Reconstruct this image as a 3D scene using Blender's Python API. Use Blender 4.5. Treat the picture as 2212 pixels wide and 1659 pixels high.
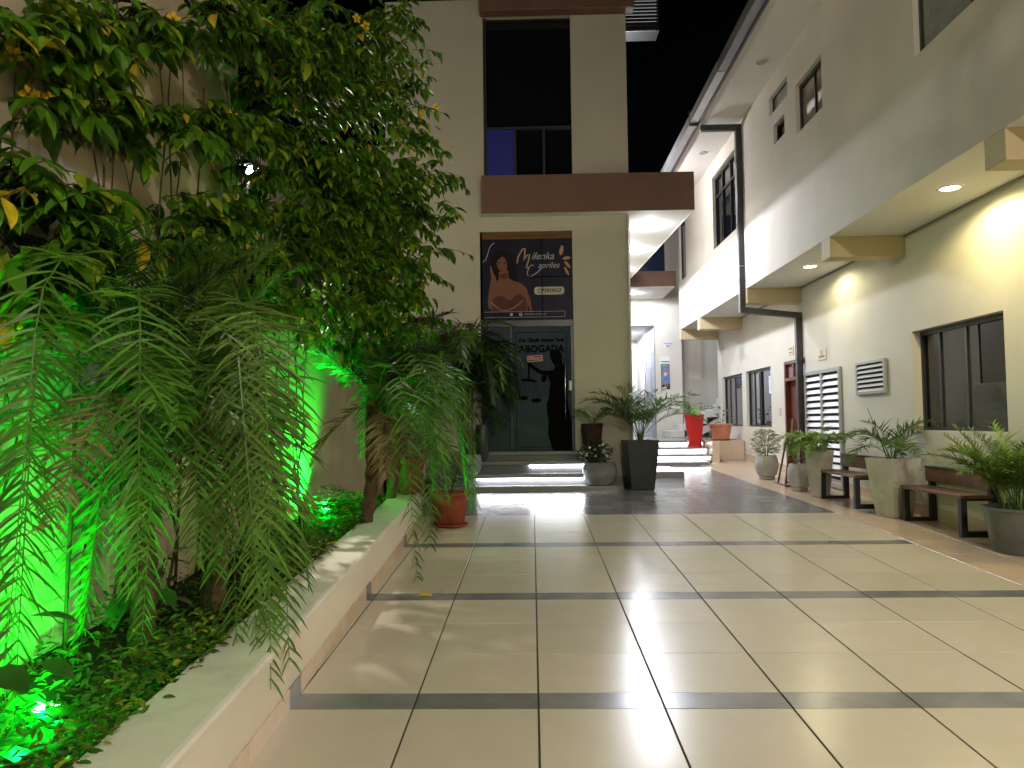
import bpy, math, random
import numpy as np
from mathutils import Vector, Matrix, Euler
random.seed(7); rng = np.random.default_rng(7)
for o in list(bpy.data.objects): bpy.data.objects.remove(o)
SC = bpy.context.scene
COL = SC.collection

# ---------------------------------------------------------------- camera
H = 1.515          # eye height above the floor at the camera
S = 0.0379         # the courtyard floor climbs gently away from the camera
def zf(y): return S * y
cam = bpy.data.objects.new('camera', bpy.data.cameras.new('camera'))
COL.objects.link(cam)
Yc = Vector((44, -82.5, -1662)).normalized()
Zc = Vector((-.0115, 1, -(.0115*44+82.5)/1662)); Zc = (Zc - Yc*Zc.dot(Yc)).normalized()
Xc = Yc.cross(Zc)
cam.matrix_world = Matrix.Translation((0, 0, H)) @ Matrix((Xc, Yc, Zc)).to_4x4()
cam.data.sensor_width = 36; cam.data.lens = 36*1662/2212
cam.data.clip_start = .05; cam.data.clip_end = 400
SC.camera = cam
# ---------------------------------------------------------------- night sky
W = bpy.data.worlds.new('World'); SC.world = W; W.use_nodes = True
nt = W.node_tree
sky = nt.nodes.new('ShaderNodeTexSky'); sky.sky_type = 'NISHITA'; sky.sun_disc = False
sky.sun_elevation = math.radians(-4.5); sky.sun_rotation = math.radians(20)
nt.links.new(sky.outputs[0], nt.nodes['Background'].inputs[0])
nt.nodes['Background'].inputs[1].default_value = 0.02
SC.view_settings.view_transform = 'Standard'; SC.view_settings.look = 'None'
SC.view_settings.exposure = 0.0; SC.view_settings.gamma = 1.0
SC.cycles.use_denoising = True
SC.cycles.use_adaptive_sampling = True; SC.cycles.adaptive_threshold = .025
SC.cycles.max_bounces = 6; SC.cycles.diffuse_bounces = 4; SC.cycles.glossy_bounces = 3
SC.cycles.transmission_bounces = 2; SC.cycles.transparent_max_bounces = 6
SC.cycles.caustics_reflective = False; SC.cycles.caustics_refractive = False
SC.cycles.sample_clamp_indirect = 8.0
# lamp powers (watts) and colours: every one belongs to a fixture built further down
P_CANOPY, C_CANOPY = 215, (.86, .90, 1.0)
P_DOWN, C_DOWN = 95, (1.0, .84, .40)
P_FLOOD, C_FLOOD = 1250, (1.0, .91, .80)
P_GREEN, C_GREEN = 230, (.0, 1.0, .025)
P_SIDE = 200
P_NEIGH, C_NEIGH = 800, (1.0, .90, .74)

# ---------------------------------------------------------------- mesh helpers
class MB:
    def __init__(s): s.v = []; s.f = []
    def add(s, vs, fs):
        b = len(s.v); s.v.extend([tuple(p) for p in vs]); s.f.extend([tuple(b+i for i in f) for f in fs]); return s
    def quad(s, a, b, c, d): return s.add([a, b, c, d], [(0, 1, 2, 3)])
    def poly(s, pts): return s.add(pts, [tuple(range(len(pts)))])
    def box(s, x0, x1, y0, y1, z0, z1, c=0.0):
        if x0 > x1: x0, x1 = x1, x0
        if y0 > y1: y0, y1 = y1, y0
        if z0 > z1: z0, z1 = z1, z0
        if c <= 0:
            return s.add([(x, y, z) for z in (z0, z1) for y in (y0, y1) for x in (x0, x1)],
                         [(0, 2, 3, 1), (4, 5, 7, 6), (0, 1, 5, 4), (2, 6, 7, 3), (0, 4, 6, 2), (1, 3, 7, 5)])
        V = {}; vs = []
        lo = (x0, y0, z0); hi = (x1, y1, z1)
        for sx in (0, 1):
            for sy in (0, 1):
                for sz in (0, 1):
                    sg = (sx, sy, sz)
                    for ax in range(3):
                        p = [hi[i]-c if sg[i] else lo[i]+c for i in range(3)]
                        p[ax] = hi[ax] if sg[ax] else lo[ax]
                        V[(sg, ax)] = len(vs); vs.append(p)
        fs = []
        def srt(ids, out):
            P = [Vector(vs[i]) for i in ids]; m = sum(P, Vector())/len(P); n = Vector(out).normalized()
            u = (P[0]-m).normalized(); w = n.cross(u)
            return tuple(sorted(ids, key=lambda i: math.atan2((Vector(vs[i])-m).dot(w), (Vector(vs[i])-m).dot(u))))
        sgs = [(a, b, d) for a in (0, 1) for b in (0, 1) for d in (0, 1)]
        for ax in range(3):
            for t in (0, 1):
                n = [0, 0, 0]; n[ax] = 1 if t else -1
                fs.append(srt([V[(g, ax)] for g in sgs if g[ax] == t], n))
        for a in range(3):
            for b in range(a+1, 3):
                for ta in (0, 1):
                    for tb in (0, 1):
                        gs = [g for g in sgs if g[a] == ta and g[b] == tb]
                        n = [0, 0, 0]; n[a] = 1 if ta else -1; n[b] = 1 if tb else -1
                        fs.append(srt([V[(g, q)] for g in gs for q in (a, b)], n))
        for g in sgs:
            fs.append(srt([V[(g, q)] for q in range(3)], [1 if t else -1 for t in g]))
        return s.add(vs, fs)
    def ring(s, rings, closed=True, capb=True, capt=True):
        n = len(rings[0]); vs = [p for r in rings for p in r]; fs = []
        for k in range(len(rings)-1):
            for i in range(n if closed else n-1):
                j = (i+1) % n
                fs.append((k*n+i, k*n+j, (k+1)*n+j, (k+1)*n+i))
        if capb: fs.append(tuple(range(n-1, -1, -1)))
        if capt: fs.append(tuple((len(rings)-1)*n+i for i in range(n)))
        return s.add(vs, fs)
    def lathe(s, cx, cy, prof, n=28, capb=True, capt=False, sq=0, rot=0):
        rings = []
        for r, z in prof:
            R = []
            for i in range(n):
                a = 2*math.pi*i/n+rot
                if sq:
                    q = r/max(abs(math.cos(a-rot)), abs(math.sin(a-rot)))
                else: q = r
                R.append((cx+q*math.cos(a), cy+q*math.sin(a), z))
            rings.append(R)
        return s.ring(rings, True, capb, capt)
    def tube(s, pts, r, n=6, r2=None, cap=True):
        pts = [Vector(p) for p in pts]; rings = []
        up = Vector((0, 0, 1))
        for i, p in enumerate(pts):
            t = (pts[min(i+1, len(pts)-1)]-pts[max(i-1, 0)]).normalized()
            u = t.cross(up)
            if u.length < .05: u = t.cross(Vector((1, 0, 0)))
            u.normalize(); w = u.cross(t)
            rr = r if r2 is None else r+(r2-r)*i/max(1, len(pts)-1)
            rings.append([p+u*rr*math.cos(2*math.pi*k/n)+w*rr*math.sin(2*math.pi*k/n) for k in range(n)])
        return s.ring(rings, True, cap, cap)
    def disc(s, c, r, n=24, down=True):
        return s.poly([(c[0]+r*math.cos(2*math.pi*i/n)*1, c[1]+(-1 if down else 1)*r*math.sin(2*math.pi*i/n), c[2]) for i in range(n)])
    def mesh(s, name, off=(0, 0, 0), smooth=False):
        me = bpy.data.meshes.new(name)
        if any(off): vs = [(x-off[0], y-off[1], z-off[2]) for x, y, z in s.v]
        else: vs = s.v
        me.from_pydata(vs, [], s.f); me.update()
        if smooth: me.polygons.foreach_set('use_smooth', [True]*len(me.polygons))
        return me

def wloc(o):
    p = Vector((0, 0, 0))
    while o is not None: p += o.location; o = o.parent
    return p
def tag(o, label=None, cat=None, group=None, kind=None):
    if label: o['label'] = label
    if cat: o['category'] = cat
    if group: o['group'] = group
    if kind: o['kind'] = kind
    return o
def thing(name, label, cat, loc=(0, 0, 0), group=None, kind=None):
    o = bpy.data.objects.new(name, None); COL.objects.link(o); o.location = loc
    o.empty_display_size = .1
    return tag(o, label, cat, group, kind)
def part(name, mb, mat, parent=None, smooth=False, loc=None, kind=None):
    off = wloc(parent) if parent is not None else Vector((0, 0, 0))
    if loc is not None: off = Vector(loc)
    me = mb.mesh(name, off, smooth); me.materials.append(mat)
    o = bpy.data.objects.new(name, me); COL.objects.link(o); o.parent = parent
    if loc is not None: o.location = Vector(loc)-(wloc(parent) if parent is not None else Vector((0, 0, 0)))
    if kind: o['kind'] = kind
    return o
def inst(name, me, parent, loc, rot=(0, 0, 0), scale=(1, 1, 1)):
    o = bpy.data.objects.new(name, me); COL.objects.link(o); o.parent = parent
    o.location = Vector(loc)-(wloc(parent) if parent is not None else Vector((0, 0, 0))); o.rotation_euler = rot; o.scale = scale
    return o
def auto_smooth(o, deg=35):
    me = o.data
    me.polygons.foreach_set('use_smooth', [True]*len(me.polygons))
    try: me.set_sharp_from_angle(angle=math.radians(deg))
    except Exception: pass
    return o
def lamp(name, kind, loc, power, color, parent=None, size=.04, rot=None, cone=None, blend=.3):
    L = bpy.data.lights.new(name, kind); L.energy = power; L.color = color
    if kind in ('POINT', 'SPOT'): L.shadow_soft_size = size
    if kind == 'SPOT': L.spot_size = math.radians(cone); L.spot_blend = blend
    o = bpy.data.objects.new(name, L); COL.objects.link(o); o.parent = parent
    o.location = Vector(loc)-(wloc(parent) if parent is not None else Vector((0, 0, 0)))
    if rot: o.rotation_euler = rot
    return o

# ---------------------------------------------------------------- materials
def mat(name, col, rough=.6, var=.08, scale=6, bump=.0, bscale=40, spec=.5, metal=0, coat=0, objvar=0, island=0, detail=4, transl=0, wear=None, rvar=0):
    m = bpy.data.materials.new(name); m.use_nodes = True
    N = m.node_tree; b = N.nodes['Principled BSDF']; L = N.links
    b.inputs['Roughness'].default_value = rough; b.inputs['Metallic'].default_value = metal
    b.inputs['Specular IOR Level'].default_value = spec
    if coat: b.inputs['Coat Weight'].default_value = coat; b.inputs['Coat Roughness'].default_value = .08
    tc = N.nodes.new('ShaderNodeTexCoord'); no = N.nodes.new('ShaderNodeTexNoise')
    no.inputs['Scale'].default_value = scale; no.inputs['Detail'].default_value = detail
    geo = N.nodes.new('ShaderNodeNewGeometry'); L.new(geo.outputs['Position'], no.inputs['Vector'])
    mr = N.nodes.new('ShaderNodeMapRange')
    mr.inputs['From Min'].default_value = .3; mr.inputs['From Max'].default_value = .7
    mr.inputs['To Min'].default_value = 1-var; mr.inputs['To Max'].default_value = 1+var
    L.new(no.outputs['Fac'], mr.inputs['Value'])
    last = mr.outputs['Result']
    for amt, out in ((objvar, 'o'), (island, 'i')):
        if amt:
            src = N.nodes.new('ShaderNodeObjectInfo').outputs['Random'] if out == 'o' else geo.outputs['Random Per Island']
            m2 = N.nodes.new('ShaderNodeMapRange'); m2.inputs['To Min'].default_value = 1-amt; m2.inputs['To Max'].default_value = 1+amt
            L.new(src, m2.inputs['Value'])
            mu = N.nodes.new('ShaderNodeMath'); mu.operation = 'MULTIPLY'
            L.new(last, mu.inputs[0]); L.new(m2.outputs['Result'], mu.inputs[1]); last = mu.outputs[0]
    vm = N.nodes.new('ShaderNodeVectorMath'); vm.operation = 'SCALE'; vm.inputs[0].default_value = col[:3]
    L.new(last, vm.inputs['Scale'])
    cout = vm.outputs[0]
    if wear:
        n3 = N.nodes.new('ShaderNodeTexNoise'); n3.inputs['Scale'].default_value = wear[1]; n3.inputs['Detail'].default_value = 6
        L.new(geo.outputs['Position'], n3.inputs['Vector'])
        m3 = N.nodes.new('ShaderNodeMapRange'); m3.inputs['From Min'].default_value = .55; m3.inputs['From Max'].default_value = .72
        m3.inputs['To Max'].default_value = wear[2]; L.new(n3.outputs['Fac'], m3.inputs['Value'])
        mx = N.nodes.new('ShaderNodeMix'); mx.data_type = 'RGBA'
        L.new(m3.outputs['Result'], mx.inputs['Factor']); L.new(cout, mx.inputs['A']); mx.inputs['B'].default_value = (*wear[0], 1)
        cout = mx.outputs['Result']
    L.new(cout, b.inputs['Base Color'])
    if rvar:
        n4 = N.nodes.new('ShaderNodeTexNoise'); n4.inputs['Scale'].default_value = 3.5; n4.inputs['Detail'].default_value = 9; n4.inputs['Roughness'].default_value = .7
        L.new(geo.outputs['Position'], n4.inputs['Vector'])
        m4 = N.nodes.new('ShaderNodeMapRange'); m4.inputs['From Min'].default_value = .35; m4.inputs['From Max'].default_value = .65
        m4.inputs['To Min'].default_value = rough-rvar; m4.inputs['To Max'].default_value = rough+rvar
        L.new(n4.outputs['Fac'], m4.inputs['Value']); L.new(m4.outputs['Result'], b.inputs['Roughness'])
    if bump:
        n2 = N.nodes.new('ShaderNodeTexNoise'); n2.inputs['Scale'].default_value = bscale; n2.inputs['Detail'].default_value = 5
        L.new(geo.outputs['Position'], n2.inputs['Vector'])
        bp = N.nodes.new('ShaderNodeBump'); bp.inputs['Strength'].default_value = bump; bp.inputs['Distance'].default_value = .01
        L.new(n2.outputs['Fac'], bp.inputs['Height']); L.new(bp.outputs[0], b.inputs['Normal'])
    if transl:
        tr = N.nodes.new('ShaderNodeBsdfTranslucent'); L.new(cout, tr.inputs['Color'])
        ms = N.nodes.new('ShaderNodeMixShader'); ms.inputs[0].default_value = transl
        L.new(b.outputs[0], ms.inputs[1]); L.new(tr.outputs[0], ms.inputs[2])
        L.new(ms.outputs[0], N.nodes['Material Output'].inputs['Surface'])
    return m
def emit(name, col, strength):
    m = bpy.data.materials.new(name); m.use_nodes = True
    b = m.node_tree.nodes['Principled BSDF']
    b.inputs['Base Color'].default_value = (*[min(1, c) for c in col], 1)
    b.inputs['Emission Color'].default_value = (*col, 1); b.inputs['Emission Strength'].default_value = strength
    return m
M = {}
M['cream'] = mat('cream_wall_paint', (.67, .62, .54), .75, .05, 1.3, .25, 55, .3, wear=((.53, .48, .40), .8, .3))
M['cream2'] = mat('pale_wall_paint', (.68, .645, .57), .75, .04, 1.1, .25, 55, .3, wear=((.5, .46, .37), .7, .2))
M['white'] = mat('white_soffit_paint', (.72, .70, .66), .7, .03, 1.0, .12, 60, .3)
M['beam'] = mat('yellow_cream_beam_paint', (.60, .49, .30), .7, .04, 2, .15, 60, .3)
M['brown'] = mat('brown_band_paint', (.15, .082, .058), .6, .08, 2.5, .2, 50, .35)
M['facade'] = mat('beige_facade_plaster', (.47, .435, .345), .8, .06, 1.1, .35, 60, .25, wear=((.38, .335, .27), .6, .3))
M['gwall'] = mat('garden_wall_plaster', (.50, .42, .29), .8, .1, 1.6, .4, 45, .25, wear=((.36, .28, .17), 1.1, .6))
M['gtile'] = mat('garden_wall_tile', (.52, .46, .34), .45, .06, 3, .1, 40, .4, objvar=.07)
M['tile'] = mat('beige_floor_tile', (.56, .505, .41), .26, .03, 5, 0.0022, 260, .42, objvar=.05, detail=9, wear=((.45, .39, .29), .7, .05), rvar=.012)
M['tilep'] = mat('pinkish_border_tile', (.60, .47, .35), .22, .06, 5, .0025, 60, .5, objvar=.04, detail=8)
M['dtile'] = mat('slate_grey_floor_tile', (.17, .175, .18), .24, .25, 3.2, .002, 60, .6, objvar=.14, detail=8, wear=((.28, .28, .28), 2.0, .5), rvar=.03)
M['grout'] = mat('dark_floor_grout', (.045, .038, .03), .8, .15, 9)
M['granite'] = mat('grey_step_granite', (.22, .22, .225), .2, .12, 30, .002, 90, .5, detail=8)
M['riser'] = mat('dark_step_riser', (.13, .13, .135), .3, .1, 20, .02, 90, .5)
M['led'] = emit('step_led_strip', (.93, .95, 1.0), 42)
M['led_dim'] = emit('step_led_strip_far', (.93, .95, 1.0), 22)
M['bulb_w'] = emit('white_lamp_lens', (.9, .94, 1.0), 60)
M['bulb_y'] = emit('warm_lamp_lens', (1, .93, .6), 25)
M['bulb_g'] = emit('green_lamp_lens', (.3, 1, .45), 40)
M['black'] = mat('black_metal', (.018, .018, .02), .4, .1, 20, .05, 60)
M['frame'] = mat('dark_window_frame', (.03, .03, .033), .35, .1, 20)
M['alum'] = mat('grey_aluminium', (.40, .40, .41), .38, .05, 8, .05, 60, .5, metal=.35)
M['wlouv'] = mat('white_louvre_slat', (.66, .66, .67), .35, .04, 8, .05, 60)
M['chrome'] = mat('steel_handle', (.6, .6, .6), .2, .04, 10, metal=1)
def glassmat(name, col, rough=.03):
    m = mat(name, col, rough, .12, 1.2, 0, 40, .5, coat=.25); return m
M['glass'] = glassmat('dark_window_glass', (.006, .007, .009))
M['glass_g'] = glassmat('grey_window_glass', (.06, .06, .065))  # plain grey base colour for the paler panes
M['glass_y'] = glassmat('amber_window_glass', (.16, .12, .06))  # plain amber base colour
M['glass_f'] = mat('frosted_window_glass', (.28, .29, .28), .3, .15, 9)
M['glass_b'] = emit('blue_lit_pane', (.002, .003, .04), 1.0)
M['glass_b2'] = glassmat('blue_tinted_glass', (.03, .055, .13), .08)
M['film'] = mat('teal_grey_door_film', (.044, .062, .078), .6, .12, 3, .05, 80, .08)
M['ink'] = mat('black_print', (.004, .004, .005), .8, .05, 9, 0, 40, .03)
M['gutter'] = mat('grey_gutter_metal', (.19, .19, .20), .35, .12, 5, .1, 30, .5, metal=.4)
M['pipe'] = mat('black_downpipe', (.03, .03, .034), .45, .25, 12, .15, 40)
M['terra'] = mat('terracotta_pot', (.24, .05, .024), .5, .14, 9, .12, 50, .4)
M['terra2'] = mat('salmon_terracotta', (.62, .25, .16), .55, .12, 9, .12, 50, .4)
M['red'] = mat('red_glazed_pot', (.62, .022, .018), .45, .05, 6, .03, 40, .4)
M['cpot'] = mat('pale_concrete_pot', (.52, .51, .50), .75, .08, 14, .3, 70, .3, wear=((.40, .39, .38), 7, .4))
M['cpot2'] = mat('warm_concrete_planter', (.50, .475, .43), .75, .08, 8, .3, 70, .3, wear=((.3, .28, .24), 5, .4))
M['dpot'] = mat('charcoal_planter', (.035, .04, .045), .4, .15, 9, .15, 60, .4)
M['gpot'] = mat('grey_ribbed_pot', (.20, .21, .22), .5, .1, 9, .1, 60, .4)
M['bpot'] = mat('grey_plastic_tub', (.12, .125, .125), .45, .1, 9, .1, 60, .4)
M['stump'] = mat('dark_bark_pot', (.035, .022, .015), .8, .4, 18, .8, 40, .2)
M['soil'] = mat('soil', (.035, .024, .015), .95, .35, 25, .9, 50, .1)
M['wood'] = mat('dark_bench_wood', (.16, .075, .038), .4, .25, 9, .2, 60, .45, objvar=.2)
M['mahog'] = mat('mahogany_door_wood', (.14, .035, .02), .35, .25, 6, .15, 50, .5)
M['paper'] = mat('white_paper', (.78, .79, .82), .7, .03, 12)
M['ptext'] = mat('blue_grey_print', (.10, .12, .35), .7, .05, 12)
M['sgn'] = mat('cream_sign_plate', (.70, .62, .44), .5, .04, 12)
M['sgnt'] = mat('brown_sign_print', (.32, .20, .13), .6, .05, 12)
M['stone'] = mat('blue_grey_stone_cladding', (.34, .37, .43), .4, .12, 4, .15, 40, .5, objvar=.1)
M['leaf'] = mat('vine_leaf', (.09, .235, .011), .40, .2, 9, 0, 40, .45, island=.45, objvar=.35, transl=.25)
M['leaf_l'] = mat('young_vine_leaf', (.27, .37, .02), .42, .15, 9, 0, 40, .45, objvar=.3, transl=.3)
M['leaf_y'] = mat('yellowed_vine_leaf', (.62, .45, .02), .5, .15, 20, 0, 40, .4, objvar=.25, transl=.3)
M['flower'] = mat('yellow_flower_petal', (.75, .50, .02), .5, .1, 15, 0, 40, .3, transl=.3)
M['stem'] = mat('vine_stem', (.075, .05, .025), .8, .3, 20, .4, 60, .2)
M['palm'] = mat('palm_leaflet', (.065, .15, .015), .38, .2, 5, 0, 40, .5, island=.35, objvar=.25, transl=.2)
M['palm_p'] = mat('pale_palm_leaflet', (.105, .19, .03), .42, .2, 5, 0, 40, .5, island=.35, objvar=.2, transl=.22)
M['palm_g'] = mat('fresh_palm_leaflet', (.075, .20, .017), .38, .2, 5, 0, 40, .5, island=.35, objvar=.2, transl=.25)
M['palm_d'] = mat('dark_palm_leaflet', (.03, .07, .016), .4, .2, 5, 0, 40, .45, island=.35, objvar=.25, transl=.15)
M['palm_dead'] = mat('dry_palm_leaflet', (.22, .15, .075), .75, .25, 8, 0, 40, .2, island=.4, objvar=.2, transl=.1)
M['areca'] = mat('areca_leaflet', (.11, .20, .035), .4, .2, 5, 0, 40, .45, island=.35, objvar=.2, transl=.25)
M['areca_l'] = mat('bright_areca_leaflet', (.20, .34, .05), .4, .2, 5, 0, 40, .45, island=.35, objvar=.2, transl=.3)
M['pale_l'] = mat('variegated_fine_leaf', (.30, .33, .16), .5, .2, 9, 0, 40, .3, island=.5, transl=.2)
M['trunk'] = mat('palm_trunk', (.10, .065, .035), .9, .35, 20, .9, 40, .15)
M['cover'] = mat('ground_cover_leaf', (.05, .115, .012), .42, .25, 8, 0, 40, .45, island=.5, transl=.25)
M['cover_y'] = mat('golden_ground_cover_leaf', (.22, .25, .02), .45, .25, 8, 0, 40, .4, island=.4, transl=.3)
M['pothos'] = mat('pothos_leaf', (.03, .10, .014), .28, .25, 7, 0, 40, .5, objvar=.3, transl=.12)
M['cable'] = mat('overhead_cable', (.06, .06, .07), .6, .1, 9)
M['neigh'] = mat('neighbour_wall_plaster', (.55, .48, .38), .8, .1, 1.5, .3, 50, .2)
M['roofd'] = mat('dark_metal_roof', (.02, .025, .05), .5, .15, 2, .1, 30)
def flatcol(name, c, rough=.5): return mat(name, c, rough, .05, 14, 0, 40, .1)

def text(name, body, size, loc, mtl, parent, rot=(math.pi/2, 0, 0), shear=0, sx=1.0, bold=0, align='CENTER'):
    cu = bpy.data.curves.new(name, 'FONT'); cu.body = body; cu.size = size; cu.shear = shear
    cu.align_x = align; cu.align_y = 'CENTER'; cu.offset = bold; cu.resolution_u = 3
    t = bpy.data.objects.new('tmp', cu); COL.objects.link(t)
    bpy.context.view_layer.update()
    me = bpy.data.meshes.new_from_object(t.evaluated_get(bpy.context.evaluated_depsgraph_get()))
    bpy.data.objects.remove(t); me.materials.clear(); me.materials.append(mtl)
    return inst(name, me, parent, loc, rot, (sx, 1, 1))

# ================================================================ SETTING
ground = MB().quad((-60, -40, zf(-40)-.35), (60, -40, zf(-40)-.35), (60, 80, zf(80)-.35), (-60, 80, zf(80)-.35))
tag(part('ground', ground, M['grout']), 'dark ground beyond the courtyard walls', 'ground', kind='structure')
floor = part('floor', MB().quad((-1.75, -9, zf(-9)-.006), (6.5, -9, zf(-9)-.006), (6.5, 24, zf(24)-.006), (-1.75, 24, zf(24)-.006)), M['grout'])
tag(floor, 'glossy beige courtyard floor tiles with slate grey strips', 'floor', kind='structure')
TH = math.atan(S)
_tm = {}
def tile(x0, x1, y0, y1, m, gx=.005, gy=.0015, name='tile'):
    w, d = round(x1-x0-2*gx, 4), round((y1-y0-2*gy), 4)
    if w < .02 or d < .02: return
    k = (w, d, m)
    if k not in _tm:
        me = MB().box(-w/2, w/2, -d/2, d/2, -.02, 0, .0012).mesh(name); me.materials.append(M[m]); _tm[k] = me
    o = inst(name, _tm[k], floor, ((x0+x1)/2, (y0+y1)/2, zf((y0+y1)/2)+random.uniform(-.0006, .0006)),
             (TH+random.uniform(-.0012, .0012), random.uniform(-.0012, .0012), 0))
CW = .605; X0 = .012; PER = 1.947
def border_x(y):   # right edge of the main tile field
    return 3.71 if y < 9.6 else 3.71-.05*(y-9.6)
edges = [-1.75+.0]+[X0+CW*k for k in range(-2, 6)]+[3.71]
y = 3.763-PER*2
rows = []
while y < 9.6:
    rows.append((y, y+.196, 'dtile'))
    for j in range(3):
        rows.append((y+.196+j*.5837, y+.196+(j+1)*.5837, 'tile'))
    y += PER
for (a, b, m) in rows:
    if b < .9 or a > 9.65: continue
    for i in range(len(edges)-1):
        tile(edges[i], edges[i+1], a, b, m)
# pinkish border along the right wall, from the field to the wall
yy = 1.2
while yy < 17:
    bx = max(border_x(yy), border_x(yy+.6)) if yy < 9.5 else 3.71
    if yy < 9.1:
        tile(3.71, 4.2, yy, yy+.6, 'tilep'); tile(4.2, 4.62, yy, yy+.6, 'tilep')
    yy += .6
# slate zone in front of the steps, its right edge runs at an angle; trapezoid pieces
def quad_tile(p, m, name='tile'):
    c = [sum(q[0] for q in p)/len(p), sum(q[1] for q in p)/len(p)]
    mb = MB(); n = len(p)
    pts = [(c[0]+(q[0]-c[0])*.994, c[1]+(q[1]-c[1])*.994) for q in p]
    top = [(q[0], q[1], zf(q[1])) for q in pts]; bot = [(q[0], q[1], zf(q[1])-.02) for q in pts]
    mb.add(top+bot, [tuple(range(n))]+[(i, n+i, n+(i+1) % n, (i+1) % n) for i in range(n)])
    part(name, mb, M[m], floor, loc=(c[0], c[1], zf(c[1])))
def clipx(poly, fx, left=True):
    out = []
    n = len(poly)
    for i in range(n):
        a, b = poly[i], poly[(i+1) % n]
        da, db = a[0]-fx(a[1]), b[0]-fx(b[1])
        if not left: da, db = -da, -db
        if da <= 0: out.append(a)
        if da*db < 0:
            t = da/(da-db); out.append((a[0]+(b[0]-a[0])*t, a[1]+(b[1]-a[1])*t))
    return out
bxl = lambda yv: 3.71-.0505*(yv-9.6)
for i in range(8):
    ya, yb = 9.604+i*.9, 9.604+(i+1)*.9
    for j in range(-3, 8):
        xa, xb = X0+CW*j*1.0, X0+CW*(j+1)
        if i % 2: xa, xb = xa, xb
        P4 = [(max(xa, -1.75), ya), (xb, ya), (xb, yb), (max(xa, -1.75), yb)]
        if xb <= -1.7: continue
        L_ = clipx(P4, bxl, True); R_ = clipx(P4, bxl, False)
        if len(L_) > 2: quad_tile(L_, 'dtile')
        if len(R_) > 2: quad_tile([(min(q[0], 4.62), q[1]) for q in R_] if R_[0][0] < 4.62 else R_, 'tilep')

# garden bed soil
part_soil = MB()
part_soil.quad((-2.4, -4, zf(-4)+.27), (-1.4, -4, zf(-4)+.27), (-1.5, 9.2, zf(9.2)+.27), (-2.4, 9.2, zf(9.2)+.27))
tag(part('soil', part_soil, M['soil']), 'dark soil of the raised garden bed', 'soil', kind='structure')

# raised planter kerb
def px(yv): return -1.165-.0253*(yv-2.4)     # outer face of the kerb
kerb = thing('planter_kerb', 'low cream rendered kerb wall round the raised garden bed', 'planter wall', (-1.3, 3, zf(3)))
mb = MB()
for (o0, o1, h0, h1) in ((0, -.29, -.02, .36),):
    A = [(px(-4)+o0, -4), (px(9.2)+o0, 9.2), (px(9.2)+o1, 9.2), (px(-4)+o1, -4)]
    lo = [(x, y_, zf(y_)-.05) for x, y_ in A]; hi = [(x, y_, zf(y_)+.335) for x, y_ in A]
    mb.add(lo+hi, [(3, 2, 1, 0), (0, 1, 5, 4), (1, 2, 6, 5), (2, 3, 7, 6), (3, 0, 4, 7)])
part('kerb_face', mb, M['cream'], kerb)
mb = MB()
secs = []
for y_ in np.linspace(-4, 9.215, 12):
    x = px(y_); z = zf(y_)
    secs.append([(x+.012, y_, z+.325), (x+.012, y_, z+.345), (x+.004, y_, z+.357), (x-.012, y_, z+.362), (x-.295, y_, z+.362), (x-.295, y_, z+.325)])
mb.ring(secs)
part('coping', mb, mat('stained_coping_render', (.66, .63, .56), .7, .06, 2.2, .25, 45, .3, wear=((.40, .36, .27), 3.0, .5)), kerb)
for (a, b, m) in rows+[(9.604, 9.2, 'x')]:
    if m == 'x' or b < 1: continue
    b = min(b, 9.2)
    if b-a < .05: continue
    x0, x1 = px(a), px(b)
    q = MB(); z0, z1 = zf(a), zf(b); g = .002
    q.add([(x0+.001, a+g, z0), (x0+.011, a+g, z0), (x1+.011, b-g, z1), (x1+.001, b-g, z1),
           (x0+.001, a+g, z0+.095), (x0+.011, a+g, z0+.095), (x1+.011, b-g, z1+.095), (x1+.001, b-g, z1+.095)],
          [(4, 5, 6, 7), (1, 2, 6, 5), (0, 1, 5, 4), (2, 3, 7, 6)])
    part('skirting_tile', q, M['tilep' if m == 'tile' else 'dtile'], kerb)

# tall garden wall on the left with a lower stretch behind it
gw = thing('garden_wall', 'tall beige garden wall clad with square tiles behind the palms', 'wall', (-2.5, 3, 0))
part('wall', MB().box(-2.7, -2.41, -4, 6.2, -.3, 6.4), M['gwall'], gw)
tme = MB().box(-.006, .006, -.123, .123, -.123, .123, .003).mesh('tile'); tme.materials.append(M['gtile'])
for i in range(-6, 17):
    for j in range(0, 10):
        yv = 2.2+i*.25; zv = zf(4)+.38+j*.25
        if yv > 6.1 or yv < 2.2: continue
        inst('tile', tme, gw, (-2.408, yv, zv), (random.uniform(-.004, .004), 0, random.uniform(-.004, .004)))
lw = thing('low_garden_wall', 'lower beige garden wall beyond the tiled one, washed green', 'wall', (-2.5, 9, 0))
part('wall', MB().box(-2.66, -2.43, 6.2, 12.5, -.3, 2.75), M['gwall'], lw)
part('coping', MB().box(-2.70, -2.40, 6.21, 12.5, 2.75, 2.82, .01), M['gwall'], lw)

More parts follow.
